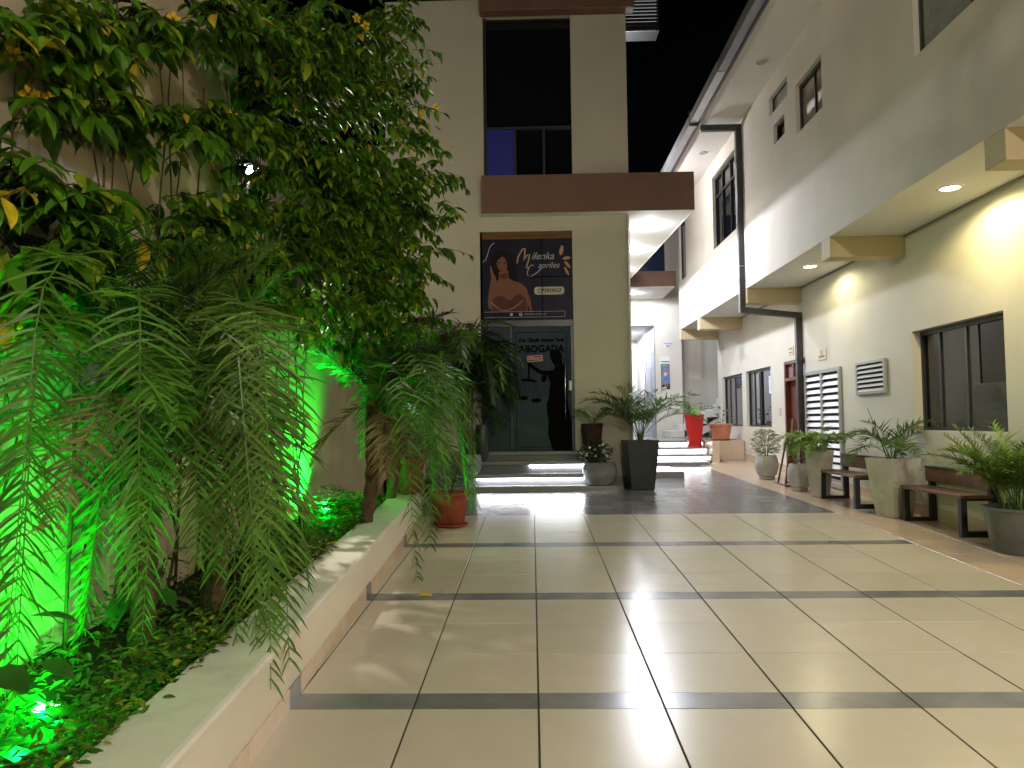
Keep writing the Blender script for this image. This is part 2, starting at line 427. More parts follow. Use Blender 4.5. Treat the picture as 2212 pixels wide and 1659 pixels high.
# ================================================================ STUDIO BUILDING (centre)
def holes_plane(axis, c, u0, u1, z0, z1, holes, flip=False):
    """wall sheet with rectangular holes; axis 'X' -> plane x=c spanned by y,z; 'Y' -> plane y=c spanned by x,z"""
    us = sorted({u0, u1, *[h[0] for h in holes], *[h[1] for h in holes]})
    zs = sorted({z0, z1, *[h[2] for h in holes], *[h[3] for h in holes]})
    mb = MB()
    for i in range(len(us)-1):
        for j in range(len(zs)-1):
            um, zm = (us[i]+us[i+1])/2, (zs[j]+zs[j+1])/2
            if any(h[0] < um < h[1] and h[2] < zm < h[3] for h in holes): continue
            if axis == 'X': mb.quad((c, us[i], zs[j]), (c, us[i], zs[j+1]), (c, us[i+1], zs[j+1]), (c, us[i+1], zs[j]))
            else: mb.quad((us[i], c, zs[j]), (us[i+1], c, zs[j]), (us[i+1], c, zs[j+1]), (us[i], c, zs[j+1]))
    for h in holes:
        d = h[4] if len(h) > 4 else .14
        if axis == 'X':
            a, b, e, g = h[:4]
            mb.quad((c, a, e), (c+d, a, e), (c+d, a, g), (c, a, g)); mb.quad((c, b, g), (c+d, b, g), (c+d, b, e), (c, b, e))
            mb.quad((c, a, g), (c+d, a, g), (c+d, b, g), (c, b, g)); mb.quad((c, b, e), (c+d, b, e), (c+d, a, e), (c, a, e))
        else:
            a, b, e, g = h[:4]
            mb.quad((a, c, e), (a, c, g), (a, c+d, g), (a, c+d, e)); mb.quad((b, c, g), (b, c, e), (b, c+d, e), (b, c+d, g))
            mb.quad((a, c, g), (b, c, g), (b, c+d, g), (a, c+d, g)); mb.quad((b, c, e), (a, c, e), (a, c+d, e), (b, c+d, e))
    return mb
YF = 12.55
sb = thing('studio_building', 'beige two storey building with brown bands facing the courtyard', 'building', (-.4, 13.5, zf(12.6)))
DX0, DX1 = -.83, .655
wall = holes_plane('Y', YF, -2.39, 1.635, .2, 8.6, [(DX0, .695, 1.045, 4.66, .12), (-.75, .715, 5.5, 8.3, .16)])
wall.quad((1.635, YF, .2), (1.635, 19, .2), (1.635, 19, 8.6), (1.635, YF, 8.6))
wall.quad((-2.39, 19, .2), (-2.39, YF, .2), (-2.39, YF, 8.6), (-2.39, 19, 8.6))
wall.quad((-2.39, YF, 8.6), (1.635, YF, 8.6), (1.635, 19, 8.6), (-2.39, 19, 8.6))
wall.quad((1.635, 19, .2), (-2.39, 19, .2), (-2.39, 19, 8.6), (1.635, 19, 8.6))
part('wall', wall, M['facade'], sb)
part('skirting', MB().box(1.30, 1.65, YF-.015, YF+.02, .3, .62, .003), M['dtile'], sb)
part('skirting', MB().box(-2.39, -1.0, YF-.015, YF+.02, .3, .62, .003), M['dtile'], sb)
part('wall_joint', MB().box(-1.992, -1.98, YF-.003, YF+.01, .5, 8.5), M['gwall'], sb)
part('corner_conduit', MB().tube([(1.60, YF-.03, .5), (1.60, YF-.03, 4.9)], .018, 8), M['facade'], sb, True)
# canopy: brown fascia that runs past the corner, pale soffit behind it
zc0, zc1 = 4.905, 5.525
fas = MB()
P = [(-.78, 12.3), (2.655, 12.3), (2.40, 17.87), (2.36, 18.6), (1.636, 18.6), (1.636, YF-.001), (-.78, YF-.001)]
fas.add([(x, y_, zc0) for x, y_ in P]+[(x, y_, zc1) for x, y_ in P],
        [tuple(range(7, 14))]+[(i, (i+1) % 7, 7+(i+1) % 7, 7+i) for i in range(7)])
part('canopy_fascia', fas, M['brown'], sb)
part('canopy_soffit', MB().add([(x, y_, zc0) for x, y_ in P]+[(x, y_, zc0-.004) for x, y_ in P], [tuple(range(13, 6, -1))]), M['white'], sb)
trim = MB().tube([(2.63, 12.33, zc0-.01), (2.375, 17.87, zc0-.01)], .012, 6)
part('canopy_drip_edge', trim, M['white'], sb)
ub = MB().box(-.78, 1.76, 12.32, YF-.001, 8.29, 9.4, .01)
part('roof_band', ub, M['brown'], sb)
# upper glazed strip
uw = part('window', MB().box(-.75, .715, YF+.10, YF+.14, 5.5, 8.3), M['glass'], sb)
part('frame', MB().box(-.75, -.70, YF+.05, YF+.10, 5.5, 8.3), M['frame'], uw)
part('frame', MB().box(-.70, .715, YF+.05, YF+.10, 6.40, 6.44), M['frame'], uw)
part('frame', MB().box(-.25, -.21, YF+.05, YF+.10, 5.5, 6.40), M['frame'], uw)
part('frame', MB().box(.23, .27, YF+.05, YF+.10, 5.5, 6.40), M['frame'], uw)
part('pane', MB().box(-.70, -.25, YF+.08, YF+.097, 5.53, 6.40), M['glass_b'], uw)
# glazed shop door with its sidelight and transom
dr = part('door_surround', MB().box(DX0, .695, YF+.075, YF+.115, 3.09, 3.20, .004).box(DX0, DX0+.03, YF+.075, YF+.115, 1.045, 3.09)
          .box(.645, .695, YF+.06, YF+.115, 1.045, 3.09, .004).box(-.352, -.318, YF+.065, YF+.115, 1.045, 3.09, .004), M['frame'], sb)
part('sidelight_pane', MB().box(DX0+.03, -.352, YF+.09, YF+.11, 1.05, 3.09), M['film'], dr)
part('door_leaf', MB().box(-.318, .645, YF+.09, YF+.11, 1.05, 3.09), M['film'], dr)
for (a, b, c_, d_) in ((-.262, .583, 1.10, 1.108), (-.262, .583, 2.99, 2.998), (-.262, -.254, 1.108, 2.99), (.575, .583, 1.108, 2.99)):
    part('border_line', MB().box(a, b, YF+.0865, YF+.09, c_, d_), M['ink'], dr)
part('handle', MB().tube([(.545, YF+.03, 1.55), (.545, YF+.03, 2.62)], .011, 8).tube([(.545, YF+.03, 1.65), (.545, YF+.09, 1.65)], .008, 6)
     .tube([(.545, YF+.03, 2.52), (.545, YF+.09, 2.52)], .008, 6), M['chrome'], dr, True)
part('lock_box', MB().box(.60, .66, YF+.02, YF+.06, 2.02, 2.19, .01), M['alum'], dr)
part('door_sill', MB().box(DX0, .695, YF-.0, YF+.12, 1.0, 1.045), M['granite'], dr)
yp = YF+.088
text('lettering', 'Dra. Claudia Vasquez Teran', .085, (.165, yp, 2.865), M['ink'], dr, shear=.35, sx=.78, bold=.004)
text('lettering', 'ABOGADA', .165, (.165, yp, 2.715), M['ink'], dr, sx=.92, bold=.005)
def flat(name, pts, yv, m, parent):
    mb = MB().poly([(x, yv, z) for x, z in pts]); o = part(name, mb, m, parent)
    return o
# blindfolded figure with scales, printed on the door leaf (X, Z outline)
def dpt(x, y_): return (-.345+(x-590)/2.765/1.8228*12.62/1662, 1.04+(1472-y_)/2.765/1.8228*12.62/1662)
fig = [(1020, 440), (1022, 400), (1045, 375), (1090, 366), (1130, 385), (1150, 430), (1150, 480), (1160, 525), (1185, 570), (1195, 640), (1198, 760), (1200, 900), (1215, 1000), (1245, 1150), (1262, 1300), (1265, 1470), (1040, 1470), (1020, 1400), (985, 1290), (995, 1150), (980, 1040), (975, 970), (1000, 900), (1010, 800), (1025, 730), (1005, 690), (990, 640), (930, 640), (870, 610), (820, 570), (790, 540), (765, 515), (760, 490), (785, 470), (800, 490), (815, 520), (870, 560), (930, 595), (1000, 598), (1060, 590), (1075, 545), (1040, 500)]
flat('printed_figure', [dpt(*p) for p in fig], yp, M['ink'], dr)
flat('printed_figure', [dpt(*p) for p in ((930, 645), (985, 640), (980, 700), (950, 728), (918, 700))], yp-.0004, M['ink'], dr)
flat('printed_scales', [dpt(*p) for p in ((778, 530), (798, 530), (796, 690), (780, 690))], yp-.0004, M['ink'], dr)
flat('printed_scales', [dpt(*p) for p in ((692, 690), (770, 678), (830, 690), (890, 712), (860, 725), (800, 715), (720, 708))], yp-.0006, M['ink'], dr)
for cx_, cy_ in ((722, 893), (865, 920)):
    flat('printed_scale_pan', [dpt(cx_+55*math.cos(t), cy_+24*math.sin(t)) for t in np.linspace(0, 2*math.pi, 17)[:-1]], yp-.0004, M['ink'], dr)
    flat('printed_scale_cord', [dpt(cx_-50, cy_-10), dpt(cx_-46, cy_-10), dpt(cx_+3, cy_-180), dpt(cx_-1, cy_-180)], yp-.0003, M['ink'], dr)
    flat('printed_scale_cord', [dpt(cx_+46, cy_-10), dpt(cx_+50, cy_-10), dpt(cx_+3, cy_-180), dpt(cx_-1, cy_-180)], yp-.0005, M['ink'], dr)
# closed sign hung on the door
cs = thing('closed_sign', 'small red closed notice hung askew on the glass shop door', 'sign', (.055, YF+.07, 2.56))
rt = Matrix.Rotation(-math.radians(4), 4, 'Y')
o = part('plate', MB().box(.055-.128, .055+.128, YF+.075, YF+.082, 2.508, 2.612, .002), flatcol('sign_border', (.55, .42, .42)), cs)
o2 = part('panel', MB().box(.055-.112, .055+.112, YF+.0735, YF+.0752, 2.523, 2.597), flatcol('sign_red', (.30, .03, .03)), cs)
o3 = text('lettering', 'CERRADO', .068, (.055, YF+.0722, 2.558), flatcol('sign_white', (.6, .5, .48)), cs, sx=.72, bold=.002)
for q in (o, o2): q.rotation_euler = (0, -math.radians(-4), 0) if False else (0, math.radians(-4), 0)
# beauty studio banner over the door
bn = thing('shop_banner', 'dark beauty studio banner with a portrait above the shop door', 'banner', (-.05, YF+.05, 3.9))
BX0, BX1, BZ0, BZ1 = -.80, .695, 3.20, 4.655
yb = YF+.07
def uv(u, v): return (BX0+(BX1-BX0)*u, BZ1-(BZ1-BZ0)*v)
def bflat(name, pts, m, k=1): return flat(name, [uv(*p) for p in pts], yb-.0008*k, m, bn)
navy = mat('banner_navy', (.014, .014, .028), .35, .1, 6, 0, 40, .08)
part('panel', MB().box(BX0, BX1, yb, yb+.02, BZ0, BZ1), navy, bn)
bflat('header', [(0, 0), (1, 0), (1, .072), (0, .072)], flatcol('banner_bronze', (.16, .075, .03)))
text('lettering', 'STUDIO DE BELLEZA Y FOTOGRAFIA', .062, (*[uv(.5, .037)[0], yb-.002, uv(.5, .037)[1]],), flatcol('banner_dark_text', (.07, .03, .012)), bn, sx=1.0)
skin = flatcol('banner_skin', (.20, .085, .055)); skin2 = flatcol('banner_dress', (.10, .04, .024)); hair = flatcol('banner_hair', (.012, .007, .006))
gold = flatcol('banner_gold', (.42, .25, .15)); silver = flatcol('banner_silver', (.42, .40, .42))
bflat('portrait_hair', [(.10, .30), (.14, .22), (.2, .19), (.28, .21), (.34, .28), (.38, .4), (.40, .55), (.36, .6), (.2, .62), (.12, .6), (.08, .45)], hair, 1)
bflat('portrait_body', [(.185, .45), (.185, .53), (.13, .575), (.1, .66), (.105, .78), (.1, .905), (.5, .905), (.495, .80), (.525, .905), (.548, .905), (.53, .76), (.485, .63), (.42, .575), (.34, .55), (.295, .52), (.29, .43)], skin, 2)
bflat('portrait_forearm', [(.06, .80), (.075, .88), (.115, .84), (.135, .66), (.125, .55), (.095, .54), (.075, .66)], skin, 2.6)
bflat('portrait_shadow', [(.19, .47), (.285, .46), (.29, .5), (.25, .535), (.2, .52)], skin2, 3.1)
bflat('portrait_face', [(.22+.056*math.cos(t)+.016*math.sin(t), .355+.10*math.sin(t)) for t in np.linspace(0, 2*math.pi, 21)[:-1]], skin, 3)
bflat('portrait_fringe', [(.15, .26), (.2, .235), (.27, .25), (.30, .33), (.31, .45), (.285, .4), (.265, .3), (.22, .27), (.17, .32), (.15, .42), (.14, .34)], hair, 4)
bflat('portrait_eye', [(.175, .335), (.205, .33), (.2, .345), (.18, .347)], hair, 4.2); bflat('portrait_eye', [(.238, .335), (.265, .34), (.26, .352), (.24, .349)], hair, 4.2)
bflat('portrait_mouth', [(.195, .425), (.22, .418), (.245, .424), (.22, .436)], flatcol('banner_lip', (.25, .03, .03)), 4.2)
bflat('portrait_hand', [(.085, .385), (.1, .375), (.12, .45), (.155, .52), (.15, .57), (.105, .56), (.095, .47)], skin, 4)
bflat('portrait_dress', [(.115, .76), (.17, .72), (.235, .73), (.3, .78), (.36, .72), (.42, .70), (.48, .76), (.485, .905), (.11, .905)], skin2, 3.4)
def ribbon(name, pts, w, m, k):
    mb = MB(); L_, R_ = [], []
    for i, p in enumerate(pts):
        a = pts[max(i-1, 0)]; b = pts[min(i+1, len(pts)-1)]
        dx, dy = b[0]-a[0], b[1]-a[1]; d = math.hypot(dx, dy) or 1
        L_.append((p[0]-dy/d*w/2, p[1]+dx/d*w/2)); R_.append((p[0]+dy/d*w/2, p[1]-dx/d*w/2))
    for i in range(len(pts)-1):
        q = [uv(*L_[i]), uv(*L_[i+1]), uv(*R_[i+1]), uv(*R_[i])]
        mb.poly([(x, yb-.0008*k, z) for x, z in q])
    part(name, mb, m, bn)
ribbon('gold_line', [(.09, .79), (.14, .835), (.2, .882), (.27, .89), (.34, .865), (.4, .82), (.45, .775)], .008, gold, 5)
ribbon('swash', [(0, .335), (.04, .31), (.06, .25), (.085, .17), (.11, .13), (.14, .115)], .008, silver, 5)
ribbon('swash', [(.39, .35), (.40, .28), (.45, .19), (.475, .18), (.475, .25), (.46, .32), (.50, .26), (.53, .25), (.51, .34), (.49, .40), (.51, .41)], .017, gold, 5)
ribbon('swash', [(.575, .385), (.55, .37), (.52, .4), (.50, .46), (.51, .505), (.55, .5), (.61, .46), (.66, .41)], .009, silver, 5)
text('lettering', 'ilenka', .17, (uv(.67, .28)[0], yb-.005, uv(.67, .275)[1]), silver, bn, shear=.35, sx=.95)
text('lettering', 'apriles', .14, (uv(.735, .385)[0], yb-.005, uv(.735, .38)[1]), silver, bn, shear=.35, sx=.95)
for (cu_, cv_, a_, l_, w_) in ((.88, .21, 80, .06, .022), (.935, .30, 10, .045, .02), (.945, .375, -50, .05, .017), (.935, .45, -65, .055, .014)):
    a_ = math.radians(a_)
    bflat('petal', [(cu_+l_*math.cos(t)*math.cos(a_)-w_*math.sin(t)*math.sin(a_), cv_-l_*math.cos(t)*math.sin(a_)-w_*math.sin(t)*math.cos(a_)) for t in np.linspace(0, 2*math.pi, 11)[:-1]], gold, 5)
def rrect(u0, u1, v0, v1, r):
    o_ = []
    for cx_, cy_, a0 in ((u1-r, v1-r, 0), (u0+r, v1-r, 90), (u0+r, v0+r, 180), (u1-r, v0+r, 270)):
        for t in range(0, 91, 30): o_.append((cx_+r*math.cos(math.radians(a0+t)), cy_+r*math.sin(math.radians(a0+t))))
    return o_
bflat('phone_box', rrect(.575, .905, .625, .715, .03), flatcol('banner_cream', (.46, .44, .36)), 5)
text('lettering', '72929527', .082, (uv(.765, .67)[0], yb-.006, uv(.765, .67)[1]), navy, bn, bold=.002)
ribbon('phone_icon', [(.635+.02*math.cos(t), .67+.022*math.sin(t)) for t in np.linspace(0, 2*math.pi, 13)], .006, navy, 6.5)
for a, b in (((.02, .905), (.91, .905)), ((.02, .968), (.91, .968)), ((.91, .905), (.91, .968))): ribbon('frame_line', [a, b], .004, silver, 5)
bflat('social_icon', rrect(.305, .335, .92, .953, .008), silver, 5); bflat('social_icon', rrect(.405, .438, .918, .955, .008), flatcol('banner_icon', (.5, .5, .45)), 5)
text('lettering', 'f', .055, (uv(.422, .936)[0], yb-.006, uv(.422, .938)[1]), navy, bn, bold=.003)
text('lettering', 'MILENKA CAPRILES', .042, (uv(.585, .936)[0], yb-.006, uv(.585, .936)[1]), silver, bn)
part('mullion', MB().box(.187, .197, yb-.012, yb-.007, BZ0, 4.55), M['ink'], bn)
part('mullion', MB().box(-.1, BX1, yb-.0125, yb-.0075, uv(0, .507)[1]-.004, uv(0, .507)[1]+.004), M['ink'], bn)

# louvred box high on the side of the building
lb = thing('louvred_box', 'louvred air conditioner box high on the brown roof band', 'air conditioner', (2.0, 13.0, 8.1))
part('casing', MB().box(1.66, 2.26, 12.93, 13.3, 8.20, 8.24).box(2.235, 2.26, 12.93, 13.3, 8.24, 9.4).box(1.66, 1.69, 12.93, 13.3, 8.24, 9.4).box(1.69, 2.235, 13.26, 13.3, 8.24, 9.4), M['black'], lb)
part('lit_pane', MB().box(1.69, 2.235, 13.05, 13.06, 8.42, 9.4), emit('lit_louvre_pane', (.8, .84, .88), 1.0), lb)
part('base_lip', MB().box(1.66, 2.20, 12.90, 12.93, 8.18, 8.20), M['gutter'], lb)
for k in range(18):
    z = 8.26+k*.06
    part('slat', MB().box(1.69, 2.235, 12.94, 12.975, z, z+.038), M['black'], lb)

# ---- entrance steps with LED strips under the nosings
st = thing('entrance_steps', 'grey granite steps with glowing white strips before the shop door', 'steps', (.2, 12.2, zf(12)))
slab = zf(11.9)
part('bottom_slab', MB().box(-1.6, 1.30, 11.9, 12.5, .40, .528, .006), M['granite'], st)
part('riser', MB().box(-1.6, 1.22, 12.14, 12.5, .528, .655), M['riser'], st)
part('tread', MB().box(-1.62, 1.22, 12.09, 12.5, .640, .705, .005), M['granite'], st)
part('riser', MB().box(-1.6, 1.16, 12.33, 12.53, .705, .84), M['riser'], st)
part('tread', MB().box(-1.62, 1.16, 12.28, 12.53, .838, .895, .005), M['granite'], st)
part('riser', MB().box(-1.6, 1.12, 12.50, 12.549, .895, .99), M['riser'], st)
part('landing', MB().box(-1.62, 1.12, 12.46, 12.548, .985, 1.044, .005), M['granite'], st)
part('led_strip', MB().box(-.885, .86, 12.10, 12.137, .622, .639), M['led'], st)
part('led_strip', MB().box(-.05, .98, 12.305, 12.327, .80, .834), M['led'], st)
# low side slab beside the building corner
part('side_slab', MB().box(1.65, 2.64, 13.55, 15.2, .45, .625, .006), M['granite'], st)

# ================================================================ RIGHT BUILDING
XW, XF, ZS = 4.62, 3.70, 3.762
rb = thing('office_building', 'long cream two storey building with overhanging upper floor along the right', 'building', (4.6, 9, 0))
gh = [(7.61, 9.42, 1.365, 2.557, .16), (14.99, 16.70, 1.366, 2.548, .12), (17.03, 18.75, 1.368, 2.54, .12), (13.08, 14.177, .3, 2.56, .12), (1.2, 4.2, 1.365, 2.557, .16)]
gwl = holes_plane('X', XW, -9, 19.2, -.4, ZS, gh)
gwl.quad((XW, 19.2, -.4), (XW, 19.2, ZS), (7.5, 19.2, ZS), (7.5, 19.2, -.4))
gwl.quad((XW, 14.16, .3), (XW+.11, 14.16, .3), (XW+.11, 14.16, 2.5), (XW, 14.16, 2.5))
part('ground_floor_wall', gwl, M['cream2'], rb)
uh = [(5.0, 7.30, 4.96, 6.3, .10), (9.60, 10.55, 5.44, 6.12, .12), (10.87, 11.71, 6.15, 6.43, .10), (11.03, 11.53, 5.65, 5.94, .12), (13.74, 15.46, 4.94, 6.40, .10), (18.25, 19.04, 4.935, 6.4, .10)]
upw = holes_plane('X', XF, -9, 19.18, ZS, 6.72, uh)
upw.quad((XF, 19.18, ZS), (XF, 19.18, 6.72), (7.5, 19.18, 6.72), (7.5, 19.18, ZS))
part('upper_wall', upw, M['cream'], rb)
part('soffit', MB().quad((XF, -9, ZS), (XF, 19.18, ZS), (XW+.05, 19.18, ZS), (XW+.05, -9, ZS)), M['white'], rb)
part('soffit_joint', MB().box(XW-.03, XW-.001, -9, 19.1, ZS-.022, ZS-.004), flatcol('soffit_joint_grey', (.3, .28, .24)), rb)
for yb_ in (-5.0, -1.4, 2.3, 5.975, 9.505, 13.173, 16.87, 19.02):
    dz = .255
    part('beam', MB().box(XF+.001, XW-.002, yb_, yb_+.28 if yb_ < 19 else 19.178, ZS-dz, ZS-.001, .004), M['beam'], rb)
part('skirting', MB().add([(XW-.012, -4, zf(-4)), (XW-.012, 18.9, zf(18.9)), (XW-.012, 18.9, zf(18.9)+.14), (XW-.012, -4, zf(-4)+.14), (XW-.001, 18.9, zf(18.9)+.14), (XW-.001, -4, zf(-4)+.14)],
     [(0, 1, 2, 3), (3, 2, 4, 5)]), M['tilep'], rb)
# eave soffit, gutter, roof
part('eave_soffit', MB().box(2.96, XF+.02, -9, 19.4, 6.72, 6.80), M['white'], rb)
part('roof', MB().quad((2.9, -9, 6.86), (2.9, 19.45, 6.86), (8, 19.45, 8.2), (8, -9, 8.2)), M['gutter'], rb)
gut = MB()
prof = [(2.955, 6.70), (2.955, 6.90), (2.945, 6.90), (2.945, 6.715), (2.845, 6.715), (2.845, 6.86), (2.825, 6.86), (2.825, 6.70)]
gut.ring([[(x, y_, z) for x, z in prof] for y_ in (-9, 11.3)])
g1 = part('gutter', gut, M['gutter'], rb)
gut = MB(); gut.ring([[(x-.008, y_, z-.006) for x, z in prof] for y_ in (11.31, 19.5)])
part('gutter', gut, mat('lit_gutter_tone', (.42, .42, .44), .3, .1, 4, .1, 30, .5, metal=.5), rb)  # far stretch of the same gutter, lamp light painted in as a paler metal
part('gutter_bracket', MB().box(2.81, 2.98, 13.28, 13.32, 6.66, 6.92), M['black'], rb)
part('fascia_board', MB().box(2.958, 2.985, -9, 19.4, 6.66, 6.72), M['frame'], rb)
# window builder on an X plane (frame bars are parts)
def win(y0, y1, z0, z1, xp, panes, bars_y=(), bars_z=(), fw=.035, glass='glass', d=.09):
    w = part('window', MB().box(xp+d, xp+d+.02, y0, y1, z0, z1), M[glass], rb)
    part('frame', MB().box(xp+d-.035, xp+d-.001, y0, y1, z1-fw*1.4, z1), M['frame'], w)
    part('frame', MB().box(xp+d-.035, xp+d-.001, y0, y1, z0, z0+fw), M['frame'], w)
    part('frame', MB().box(xp+d-.035, xp+d-.001, y0, y0+fw, z0+fw, z1-fw*1.4), M['frame'], w)
    part('frame', MB().box(xp+d-.035, xp+d-.001, y1-fw, y1, z0+fw, z1-fw*1.4), M['frame'], w)
    for b in bars_y: part('frame', MB().box(xp+d-.03, xp+d-.002, b-fw/2, b+fw/2, z0+fw, z1-fw*1.4), M['frame'], w)
    for b in bars_z: part('frame', MB().box(xp+d-.028, xp+d-.003, y0+fw, y1-fw, b-fw/2, b+fw/2), M['frame'], w)
    for (a, b, e, g, m) in panes: part('pane', MB().box(xp+d-.012, xp+d-.004, a, b, e, g), M[m], w)
    return w
win(7.61, 9.42, 1.365, 2.557, XW, [(8.47, 8.97, 1.40, 2.5, 'glass_g'), (7.65, 8.45, 1.40, 1.87, 'glass_g'), (8.25, 8.45, 1.87, 2.5, 'glass_g')], (8.46, 9.0), (), .04, d=.13)
win(1.2, 4.2, 1.365, 2.557, XW, [], (2.2, 3.2), d=.13)
win(14.99, 16.70, 1.366, 2.548, XW, [(16.0, 16.6, 1.4, 2.48, 'glass_g')], (15.85, 16.3))
win(17.03, 18.75, 1.368, 2.54, XW, [(17.1, 18.6, 1.4, 2.48, 'glass_g')], (17.85, 18.3))
win(5.0, 7.30, 4.96, 6.3, XF, [(6.46, 7.26, 5.0, 6.25, 'glass_f'), (5.6, 6.4, 5.0, 6.25, 'glass_f')], (6.43, 5.5))
win(9.60, 10.55, 5.44, 6.12, XF, [(9.63, 9.98, 5.48, 6.06, 'glass_y'), (10.0, 10.5, 5.48, 6.06, 'glass_y')], (10.0,), glass='glass_y')
win(10.87, 11.71, 6.15, 6.43, XF, [(10.88, 11.70, 6.155, 6.425, 'glass_f')], (), (), .012)
win(11.03, 11.53, 5.65, 5.94, XF, [], (), (), .02)
win(13.74, 15.46, 4.94, 6.40, XF, [], (14.3, 14.9), (6.0,))
win(18.25, 19.04, 4.935, 6.4, XF, [(18.6, 18.9, 4.98, 6.3, 'glass_g')], (18.6,))
# mahogany door with a transom light
dd = part('office_door', MB().box(XW+.08, XW+.11, 13.08, 14.177, .3, 2.56), M['mahog'], rb)
for (a, b, e, g) in ((14.11, 14.177, .3, 2.56), (13.08, 14.11, 2.50, 2.56), (13.08, 14.11, 2.20, 2.26), (13.66, 13.72, 2.26, 2.5)):
    part('door_frame', MB().box(XW-.01, XW+.079, a, b, e, g, .004), M['mahog'], dd)
part('transom_pane', MB().box(XW+.06, XW+.07, 13.72, 14.11, 2.26, 2.50), flatcol('transom_rose', (.42, .24, .30), .1), dd)
part('transom_pane', MB().box(XW+.06, XW+.07, 13.2, 13.66, 2.26, 2.50), flatcol('transom_blue', (.36, .48, .60), .1), dd)
for e, g in ((.75, 1.25), (1.35, 2.1)):
    part('door_panel', MB().box(XW+.065, XW+.079, 13.75, 14.0, e, g, .012), M['mahog'], dd)
# louvred double door and small louvred vent
ld = part('louvred_door', MB().box(XW-.004, XW-.002, 11.58, 13.04, .44, 2.29), flatcol('louvre_gap_dark', (.03, .025, .025)), rb)
z0l = .47
for (a, b, e, g) in ((11.575, 11.635, z0l, 2.295), (12.985, 13.045, z0l, 2.295), (12.27, 12.35, z0l, 2.235), (11.635, 12.985, 2.235, 2.295), (11.635, 12.985, z0l, z0l+.07)):
    part('frame', MB().box(XW-.045, XW-.005, a, b, e, g, .004), M['alum'], ld)
sl1 = MB().add([(-.04, -.3, -.036), (-.04, .3, -.036), (-.006, .3, .026), (-.006, -.3, .026), (-.036, -.3, -.041), (-.036, .3, -.041), (0, .3, .022), (0, -.3, .022)],
               [(0, 1, 2, 3), (7, 6, 5, 4), (0, 4, 5, 1), (3, 2, 6, 7), (0, 3, 7, 4), (1, 5, 6, 2)]).mesh('slat'); sl1.materials.append(M['wlouv'])
for k in range(16):
    z = 2.17-k*.106
    if z < .6: continue
    inst('slat', sl1, ld, (XW-.005, 11.953, z), scale=(1, 1.055, 1)); inst('slat', sl1, ld, (XW-.005, 12.667, z), scale=(1, 1.055, 1))
part('handle', MB().box(XW-.08, XW-.045, 12.29, 12.33, 1.08, 1.10), M['black'], ld)
lv = part('louvred_vent', MB().box(XW-.004, XW-.002, 10.12, 10.99, 1.86, 2.28), flatcol('vent_gap_dark', (.03, .025, .025)), rb)
for (a, b, e, g) in ((10.10, 10.155, 1.843, 2.297), (10.955, 11.01, 1.843, 2.297), (10.155, 10.955, 2.26, 2.297), (10.155, 10.955, 1.843, 1.89)):
    part('frame', MB().box(XW-.04, XW-.005, a, b, e, g, .004), M['alum'], lv)
for k in range(6): inst('slat', sl1, lv, (XW-.005, 10.555, 2.225-k*.064), scale=(1, 1.33, .62))
# black downpipe from the gutter round the overhang to the ground
dp = part('downpipe', MB().box(3.0, XF-.002, 13.25, 13.35, 6.56, 6.66, .006).box(XF-.10, XF-.004, 13.25, 13.35, 3.46, 6.56, .006), M['pipe'], rb)
seg = MB(); A, B = Vector((XF-.10, 13.30, 3.41)), Vector((XW-.004, 13.22, 3.28))
seg.ring([[(p.x, p.y+dy, p.z+dz) for dy, dz in ((-.05, -.05), (.05, -.05), (.05, .05), (-.05, .05))] for p in (A, B)])
part('elbow', seg, M['pipe'], dp)
part('lower_pipe', MB().box(XW-.105, XW-.006, 13.17, 13.27, .48, 3.24, .006), M['pipe'], dp)
part('pipe_joint', MB().box(XF-.106, XF-.003, 13.246, 13.354, 4.16, 4.17), M['alum'], dp)
for zz in (6.0, 4.9, 3.9): part('pipe_clip', MB().box(XF-.108, XF-.003, 13.24, 13.36, zz, zz+.02), M['black'], dp)
part('wall_switch', MB().box(XW-.012, XW-.001, 14.42, 14.52, 1.58, 1.72, .003), flatcol('switch_plate', (.62, .52, .42)), rb)
# door signs and papers on the wall
def wallsign(label, y0, y1, z0, z1, rows_, name='wall_sign'):
    t = thing(name, label, 'sign', (XW-.01, (y0+y1)/2, z0))
    part('plate', MB().box(XW-.012, XW-.001, y0, y1, z0, z1, .002), M['sgn'], t)
    for (a, b, e, g) in rows_: part('print', MB().box(XW-.0135, XW-.0122, a, b, e, g), M['sgnt'], t)
    return t
t_ = wallsign('cream door plate above the louvred double door', 12.142, 12.487, 2.45, 2.63, [(12.19, 12.44, 2.485, 2.525)])
text('lettering', 'SU', .085, (XW-.0136, 12.31, 2.567), M['sgnt'], t_, (math.pi/2, 0, -math.pi/2), bold=.003)
wallsign('smaller cream door plate above the mahogany door', 13.643, 13.891, 2.655, 2.81, [(13.68, 13.86, 2.75, 2.785), (13.68, 13.86, 2.685, 2.715)])
def paper(label, y0, y1, z0, z1, xp):
    t = thing('paper_notice', label, 'notice', (xp, (y0+y1)/2, z0))
    part('sheet', MB().box(xp-.003, xp-.001, y0, y1, z0, z1), M['paper'], t)
    n = int((z1-z0)/.035)
    for k in range(1, n):
        part('print_line', MB().box(xp-.0042, xp-.0032, y0+.03, y1-.03-random.uniform(0, .05), z1-k*.035-.008, z1-k*.035), M['ptext'], t)
paper('white paper notice taped to the mahogany door', 13.50, 13.70, 1.52, 1.80, XW+.064)
paper('white paper notice taped beside the nearer small window', 14.86, 15.10, 2.02, 2.36, XW-.001)

